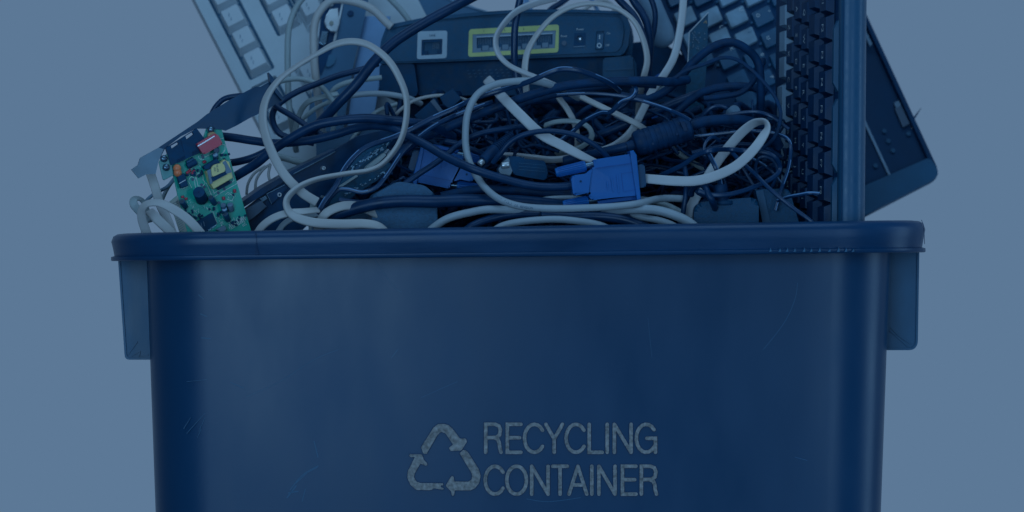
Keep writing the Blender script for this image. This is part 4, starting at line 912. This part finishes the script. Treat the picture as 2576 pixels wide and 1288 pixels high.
W('white cable arching over the hinge and hanging down over the white keyboard', [(985, 68, .18), (972, 56, .18), (934, 22, .18), (885, 3, .18), (836, 1, .18), (803, 30, .18), (790, 73, .18), (791, 146, .18), (798, 232, .185), (806, 300, .2), (815, 360, .22)], .18, 20, None, 'white_pvc', 'round')
W('blurred pale cable crossing the dark screen panel left of the router top', [(965, -20, .25), (988, 4, .25), (1010, 26, .25), (1030, 54, .25)], .25, 15, None, 'beige_pvc', 'round')
W('pale cable arch low behind the big white loop, left', [(672, 232, .16), (696, 208, .158), (728, 199, .156), (764, 200, .156), (802, 215, .156), (832, 244, .158), (843, 270, .16), (838, 330, .17)], .16, 13, None, 'beige_pvc', 'round')
W('pale flat cable curling upward in the left part of the heap', [(740, 345, .17, 20), (752, 290, .165, 20), (775, 258, .16, 20), (812, 244, .16, 30), (850, 236, .165, 40)], .165, 14, 7, 'beige_pvc')
W('pale cable slanting in the gap behind the left black loop', [(750, 310, .18), (790, 276, .178), (830, 256, .176), (880, 240, .18)], .18, 11, None, 'beige_pvc', 'round')
W('pale cable bend left of the router foot', [(826, 250, .172), (840, 226, .17), (866, 210, .168), (905, 201, .168), (960, 195, .17)], .17, 13, None, 'beige_pvc', 'round')
W('straight pale cable passing left of and below the router foot', [(870, 242, .15), (920, 237, .15), (970, 237, .15), (1025, 246, .152), (1060, 262, .16)], .11, 15, None, 'grey_pvc', 'round')
W('thin white cable arching under the router towards the ribbon plug', [(985, 300, .135), (1008, 276, .132), (1035, 256, .13), (1070, 244, .128), (1118, 240, .128), (1170, 252, .135), (1215, 275, .14)], .13, 9, None, 'white_pvc', 'round')
W('pale cable slanting up left behind the big white loop end', [(870, 380, .16), (890, 345, .158), (918, 310, .156), (950, 280, .156), (1000, 262, .16)], .16, 11, None, 'beige_pvc', 'round')
W('short brownish pale cable above the drive tray', [(690, 392, .15), (715, 397, .15), (745, 405, .15), (775, 415, .155)], .15, 17, None, 'beige_pvc', 'round')
for i, pts in enumerate(([(620, 490), (624, 462), (640, 436), (668, 418)], [(642, 478), (646, 450), (662, 426), (682, 412)], [(682, 462), (675, 440), (680, 415)])):
    W(('outermost', 'middle', 'innermost and shortest')[i] + ' of the thin white curved wires between circuit card and big loop', [(a, b, .13) for a, b in pts], .13, 7, None, 'white_pvc', 'round')
W('pale cable piece crossing deep under the small upright board', [(1615, 262, .17), (1650, 238, .165), (1700, 205, .16)], .165, 19, None, 'beige_pvc', 'round')
W('dim pale cable dropping behind the teardrop loop', [(1690, 372, .14), (1720, 394, .14), (1758, 418, .14), (1800, 440, .145)], .14, 15, None, 'beige_pvc', 'round')
W('thin pale cable far behind the router top, arching right', [(1450, 40, .32), (1485, 14, .32), (1510, 3, .32), (1535, 10, .32), (1552, 45, .32)], .32, 9, None, 'white_pvc', 'round')
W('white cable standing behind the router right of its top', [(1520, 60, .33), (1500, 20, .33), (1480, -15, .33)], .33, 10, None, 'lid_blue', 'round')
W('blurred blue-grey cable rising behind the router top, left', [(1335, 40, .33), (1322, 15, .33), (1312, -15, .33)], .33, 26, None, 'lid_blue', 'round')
# black cables
B('thick black cable sweeping from the top edge down left across the router corner', [(1235, -30, .12), (1190, -8, .115), (1132, 22, .105), (1066, 58, .10), (995, 105, .094), (945, 152, .09), (897, 210, .088), (850, 262, .09), (805, 308, .10), (755, 350, .12)], .1, 26)
B('thick glossy black cable arching over the left part of the heap', [(520, 480, .09), (560, 462, .085), (600, 440, .078), (645, 412, .07), (680, 382, .066), (723, 354, .062), (785, 320, .058), (845, 304, .056), (915, 298, .056), (978, 302, .058), (1045, 309, .064), (1100, 322, .075), (1140, 345, .09)], .06, 23.5)
B('long black cable winding from the circuit card to the blue video plug', [(545, 342, .095), (585, 346, .092), (640, 354, .088), (700, 360, .084), (780, 353, .08), (845, 338, .076), (897, 322, .072), (945, 316, .066), (985, 323, .06), (1018, 336, .056), (1072, 366, .050), (1123, 395, .043), (1190, 425, .034), (1257, 448, .034), (1324, 464, .036), (1385, 470, .038), (1450, 466, .040)], .06, 21.5, 'black_rubber')
B('black cable curving round a loop at the left, behind the big white loop', [(950, 160, .15), (915, 174, .145), (850, 190, .14), (800, 209, .135), (750, 230, .13), (710, 253, .126), (687, 280, .122), (687, 310, .12), (705, 337, .118), (740, 350, .118), (790, 360, .12)], .13, 16)
B('black cable running down right from the loop at the left', [(690, 262, .118), (705, 274, .116), (738, 294, .114), (770, 315, .112), (810, 340, .112)], .115, 15)
B('black cable forming a low hump behind the metal bracket', [(528, 310, .11), (534, 285, .11), (547, 263, .11), (567, 247, .11), (595, 242, .11), (630, 240, .11), (680, 238, .12)], .11, 14)
B('black cable below the thick one, joining it from the circuit card', [(560, 412, .11), (600, 407, .108), (640, 396, .106), (680, 376, .104), (725, 350, .104)], .106, 19)
B('very thick black cable lying across the heap just above the rim', [(800, 568, .050), (835, 546, .044), (885, 528, .040), (945, 513, .037), (1010, 507, .036), (1090, 507, .036), (1170, 505, .038), (1240, 505, .042), (1310, 508, .046), (1380, 514, .048), (1450, 520, .048), (1510, 528, .046), (1580, 548, .044), (1630, 580, .044)], .04, 32)
B('black cable rising from the low left end through the middle to the upper right', [(852, 503, .046), (880, 508, .046), (915, 511, .048), (965, 500, .05), (1005, 472, .054), (1050, 440, .058), (1107, 403, .062), (1158, 360, .066), (1205, 338, .066), (1257, 325, .068), (1311, 320, .072), (1355, 332, .08)], .06, 15)
B('thin black cable arching over the broad white one to the blue video plug', [(1240, 410, .046), (1258, 390, .042), (1285, 358, .040), (1324, 337, .038), (1378, 330, .038), (1440, 338, .038), (1495, 364, .04), (1530, 400, .046), (1545, 430, .055)], .04, 13.5)
B('thick matt black cable crossing the middle up to the right', [(990, 395, .09), (1030, 368, .086), (1069, 344, .082), (1123, 321, .08), (1203, 289, .078), (1268, 264, .076), (1313, 247, .074), (1375, 227, .072), (1435, 214, .07), (1533, 206, .07), (1632, 204, .072), (1690, 206, .08), (1730, 200, .09)], .08, 23, 'black_matt')
B('black cable beside it running to the right, upper edge of the heap', [(1290, 275, .09), (1350, 252, .088), (1420, 235, .086), (1500, 222, .085), (1580, 214, .085), (1650, 216, .09)], .088, 14, 'black_matt')
B('black printed cable curving down at the right of the router, leftmost of three', [(1540, -20, .16), (1556, 0, .16), (1575, 17, .16), (1594, 40, .158), (1610, 68, .155), (1622, 110, .15), (1628, 160, .15), (1630, 230, .16)], .155, 18)
B('black cable curving down at the right of the router, middle of three', [(1582, -20, .17), (1597, 8, .17), (1616, 34, .168), (1630, 66, .165), (1634, 117, .162), (1630, 180, .16), (1626, 250, .17)], .165, 20)
B('black cable curving down beside the grey handset, rightmost of three', [(1630, -20, .18), (1642, 5, .18), (1649, 37, .18), (1646, 75, .178), (1636, 120, .176), (1632, 200, .18)], .18, 14)
B('black cable hanging straight down in front of the yellow ports', [(1312, -20, .14), (1303, 25, .14), (1296, 70, .14), (1294, 122, .14), (1295, 171, .138), (1302, 215, .13), (1320, 260, .13)], .14, 18, 'black_gloss')
B('short black cable slanting behind the router top', [(1370, 40, .29), (1390, 22, .29), (1411, 8, .29), (1440, -15, .29)], .29, 15)
B('black cable making the big arch in front of the laptop keyboard', [(1560, 240, .10), (1602, 246, .10), (1644, 243, .10), (1682, 224, .098), (1714, 192, .096), (1742, 158, .094), (1774, 130, .092), (1806, 112, .092), (1842, 107, .092), (1876, 122, .094), (1902, 150, .098), (1913, 195, .10), (1912, 276, .11), (1900, 340, .13)], .095, 21, 'black_matt')
B('black cable arch crossing the laptop keyboard low down', [(1690, 290, .13), (1754, 240, .128), (1802, 222, .126), (1851, 217, .125), (1895, 220, .126), (1925, 232, .13)], .127, 21, 'black_matt')
B('black cable bending up right in front of the laptop keyboard', [(1770, 248, .115), (1805, 245, .114), (1860, 234, .112), (1895, 206, .112), (1916, 168, .114), (1920, 150, .12)], .113, 14, 'black_matt')
B('thick black cable leaving the ribbed cylinder to the right', [(1730, 318, .068), (1775, 305, .07), (1830, 300, .074), (1880, 304, .08), (1930, 325, .09), (1960, 370, .10)], .07, 27, 'black_matt')
B('black cable entering the ribbed cylinder from the left', [(1420, 405, .085), (1460, 394, .08), (1520, 382, .07), (1575, 369, .064), (1605, 361, .062)], .07, 24)
B('thick black printed cable deep below the straight white one', [(1470, 352, .14), (1530, 330, .135), (1600, 300, .13), (1660, 276, .128), (1720, 250, .13), (1790, 225, .14)], .13, 22)
B('black cable bending under the router right foot', [(1585, 228, .12), (1600, 232, .118), (1598, 215, .116), (1580, 255, .115), (1555, 275, .115), (1528, 300, .12)], .117, 12)
B('black cable low right of centre at the rim', [(1360, 540, .03), (1420, 545, .034), (1499, 545, .034), (1560, 552, .032), (1610, 566, .030), (1650, 595, .03)], .033, 24)
B('black cable slanting up from the rim left of the long flat grey one', [(1160, 590, .026), (1190, 566, .026), (1235, 549, .03), (1297, 540, .034), (1360, 540, .036)], .03, 20)
B('black cable behind the thick one, above its right half', [(1110, 494, .06), (1190, 478, .06), (1270, 478, .06), (1350, 482, .06), (1430, 488, .058), (1500, 500, .06)], .06, 22, 'black_matt')
B('thick knotted black cable above the lower right power adapter', [(1738, 490, .052), (1742, 472, .046), (1758, 464, .04), (1772, 470, .036), (1782, 488, .033), (1792, 508, .034), (1800, 528, .05)], .04, 17)
B('second strand of the black knot above the lower right power adapter', [(1800, 500, .05), (1775, 492, .046), (1755, 482, .046), (1752, 470, .05), (1764, 462, .054), (1784, 470, .058), (1810, 486, .06)], .05, 15)
B('black cable hanging beside the lower right power adapter', [(1722, 420, .06), (1727, 455, .056), (1726, 490, .054), (1721, 525, .054), (1712, 570, .056)], .056, 13)
B('black cable deep in the middle, left of the blue video plug', [(1300, 345, .13), (1320, 380, .128), (1345, 405, .126), (1380, 425, .126), (1450, 432, .13)], .128, 18)
B('bundle of thin black cable behind the round plug', [(1345, 300, .14), (1352, 330, .138), (1346, 360, .136), (1330, 385, .14)], .14, 14)
B('slim black cable curving left of the round plug', [(1195, 345, .11), (1182, 310, .11), (1195, 285, .112), (1230, 275, .115), (1262, 300, .118)], .112, 11)
B('black cable slanting under the left part of the round plug', [(1120, 355, .08), (1150, 362, .078), (1190, 378, .076), (1230, 392, .08), (1270, 398, .09)], .08, 15)
B('black cable sagging right of the ribbed cylinder', [(1740, 385, .09), (1800, 372, .09), (1860, 362, .092), (1920, 370, .095), (1965, 395, .10)], .092, 12)
# twin wires, some with white stripe marks
ST = ((3,), 26, 15); ST2 = ((3,), 18, 12)
TW('twin wire with white stripe winding from the rim left up to the router foot', [(790, 580, .04), (798, 547, .04), (815, 510, .042), (845, 466, .044), (866, 426, .046), (892, 394, .048), (925, 368, .050), (986, 347, .052), (1035, 325, .055), (1085, 298, .06), (1142, 272, .064), (1196, 248, .068), (1264, 226, .066), (1325, 208, .056), (1386, 180, .05), (1423, 173, .05), (1472, 182, .054), (1530, 206, .064), (1560, 230, .08)], .05, 17, ((5,), 40, 24))
TW('second striped twin wire, lower strand through the centre left', [(805, 585, .05), (818, 520, .05), (846, 481, .05), (872, 475, .05), (912, 484, .05), (946, 470, .05), (974, 440, .052), (1000, 402, .054), (1018, 375, .056), (1045, 352, .058), (1088, 320, .064), (1135, 294, .07), (1190, 272, .074), (1240, 256, .08)], .055, 15, ((4,), 34, 20))
TW('thin black wire arching high over the laptop keyboard down to the teardrop loop', [(1640, 210, .085), (1690, 200, .08), (1724, 177, .078), (1778, 160, .076), (1815, 146, .076), (1851, 150, .076), (1888, 172, .076), (1924, 208, .074), (1950, 242, .072), (1963, 282, .07), (1960, 320, .07), (1945, 350, .07), (1922, 370, .074), (1895, 385, .08)], .075, 12, None, 'black_matt')
TW('twin wire running right from the printed loop to the ribbed cylinder', [(1400, 238, .075), (1450, 236, .074), (1509, 236, .07), (1583, 246, .066), (1656, 265, .06), (1705, 286, .052), (1738, 303, .046)], .06, 12, ((4,), 60, 20))
TW('striped twin wire bending sharply near the router right foot', [(1400, 360, .088), (1440, 332, .084), (1472, 302, .08), (1512, 284, .074), (1536, 280, .07), (1561, 257, .066), (1590, 243, .064), (1600, 228, .066), (1594, 214, .074)], .07, 15, ((4,), 26, 16))
TW('glossy twin wire making the wide loop round the teardrop end', [(1640, 452, .07), (1668, 440, .06), (1720, 413, .05), (1752, 390, .044), (1792, 378, .04), (1832, 376, .056), (1872, 380, .052), (1915, 381, .05), (1948, 395, .05), (1961, 424, .054), (1940, 451, .05), (1885, 476, .042), (1832, 489, .036), (1790, 491, .033), (1756, 480, .033)], .045, 15)
TW('striped wire dropping into the strain relief of the lower right adapter', [(1775, 395, .05), (1773, 368, .05), (1780, 350, .05), (1795, 345, .052), (1812, 355, .058)], .05, 11)
TW('striped wire standing on the strain relief of the lower right adapter', [(1778, 378, .046), (1789, 400, .044), (1802, 426, .042), (1811, 452, .046), (1814, 484, .049)], .043, 15, ((5, 6), 999, 998))
TW('long striped wire slanting down right to the rim by the upright keyboard', [(1838, 378, .06), (1860, 402, .05), (1899, 437, .042), (1939, 477, .034), (1987, 517, .028), (2036, 553, .022), (2070, 585, .02)], .035, 13, ((7, 8), 24, 16))
TW('striped wire curving over to the right and down behind the slanting one', [(1735, 345, .085), (1805, 336, .082), (1885, 330, .078), (1950, 335, .074), (1983, 350, .07), (1990, 375, .07), (1983, 425, .066), (1963, 482, .06), (1950, 530, .06)], .075, 12, ((4,), 28, 17))
TW('small wire hump beside the grey thumb screw', [(1755, 305, .10), (1770, 288, .098), (1792, 270, .096), (1820, 268, .096), (1843, 286, .098), (1855, 310, .10)], .097, 11)
TW('wire running right from the thumb screw towards the upright keyboard', [(1800, 296, .088), (1845, 286, .086), (1900, 280, .084), (1940, 294, .08), (1985, 325, .08)], .084, 11)
TW('short striped wire end lying flat at the foot of the upright keyboard', [(1955, 505, .05), (1985, 494, .04), (2012, 489, .034), (2036, 486, .03), (2062, 487, .03)], .04, 11, ((4, 5), 999, 998))
TW('small wire curl inside the wide loop right', [(1905, 440, .09), (1902, 415, .088), (1915, 395, .086), (1940, 400, .088), (1955, 430, .09), (1945, 465, .094), (1920, 500, .1)], .09, 10)
TW('short stripe-marked wire inside the wide loop right', [(1890, 398, .10), (1915, 412, .10), (1940, 430, .102), (1965, 460, .104)], .1, 10, ((4, 5), 20, 12))
TW('faint wire slanting down behind the wide loop right', [(1850, 395, .10), (1870, 425, .10), (1893, 462, .1), (1915, 500, .1)], .1, 11)
# ------------------------------------------------------------------ the dark tangle further down: nobody could count it
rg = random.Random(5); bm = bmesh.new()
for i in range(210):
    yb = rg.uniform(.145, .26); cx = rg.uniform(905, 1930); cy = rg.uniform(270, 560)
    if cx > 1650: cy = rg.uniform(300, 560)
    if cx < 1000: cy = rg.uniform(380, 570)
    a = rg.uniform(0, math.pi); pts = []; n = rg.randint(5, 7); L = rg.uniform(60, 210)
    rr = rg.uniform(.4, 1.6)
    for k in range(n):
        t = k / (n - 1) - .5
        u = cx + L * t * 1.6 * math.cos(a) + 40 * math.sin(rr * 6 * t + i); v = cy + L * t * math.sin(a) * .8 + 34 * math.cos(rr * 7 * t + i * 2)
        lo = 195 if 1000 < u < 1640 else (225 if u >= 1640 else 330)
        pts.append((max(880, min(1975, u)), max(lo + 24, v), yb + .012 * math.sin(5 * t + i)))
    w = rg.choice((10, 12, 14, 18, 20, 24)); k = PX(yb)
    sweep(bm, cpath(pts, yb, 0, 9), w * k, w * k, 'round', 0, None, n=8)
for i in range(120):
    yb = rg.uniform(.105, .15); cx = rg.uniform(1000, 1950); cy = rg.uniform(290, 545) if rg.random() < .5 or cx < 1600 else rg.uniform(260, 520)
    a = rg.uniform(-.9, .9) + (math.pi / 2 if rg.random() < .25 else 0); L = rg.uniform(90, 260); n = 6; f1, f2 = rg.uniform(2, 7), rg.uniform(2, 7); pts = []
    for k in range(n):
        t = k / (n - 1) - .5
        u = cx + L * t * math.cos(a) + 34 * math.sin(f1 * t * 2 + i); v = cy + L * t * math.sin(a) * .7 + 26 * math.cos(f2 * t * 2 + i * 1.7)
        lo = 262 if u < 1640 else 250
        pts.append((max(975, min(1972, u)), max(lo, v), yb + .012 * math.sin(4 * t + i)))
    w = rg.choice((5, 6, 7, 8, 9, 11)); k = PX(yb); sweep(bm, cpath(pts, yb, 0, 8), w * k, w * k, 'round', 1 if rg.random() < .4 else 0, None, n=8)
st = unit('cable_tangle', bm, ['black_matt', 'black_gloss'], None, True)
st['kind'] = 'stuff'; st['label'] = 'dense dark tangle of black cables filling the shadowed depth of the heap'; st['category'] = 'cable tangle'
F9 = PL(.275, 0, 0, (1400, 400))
tag(one('dark_backing', F9, rnd([(1010, 720), (1005, 250), (1180, 226), (1640, 215), (1960, 300), (1990, 720)], 20), -.05, 0, 'router_dark', None, bevel=.004), 'big black device added to darken the depth of the cable heap below the router', 'backing')  # added backing, hides the backdrop so the heap stays dark inside
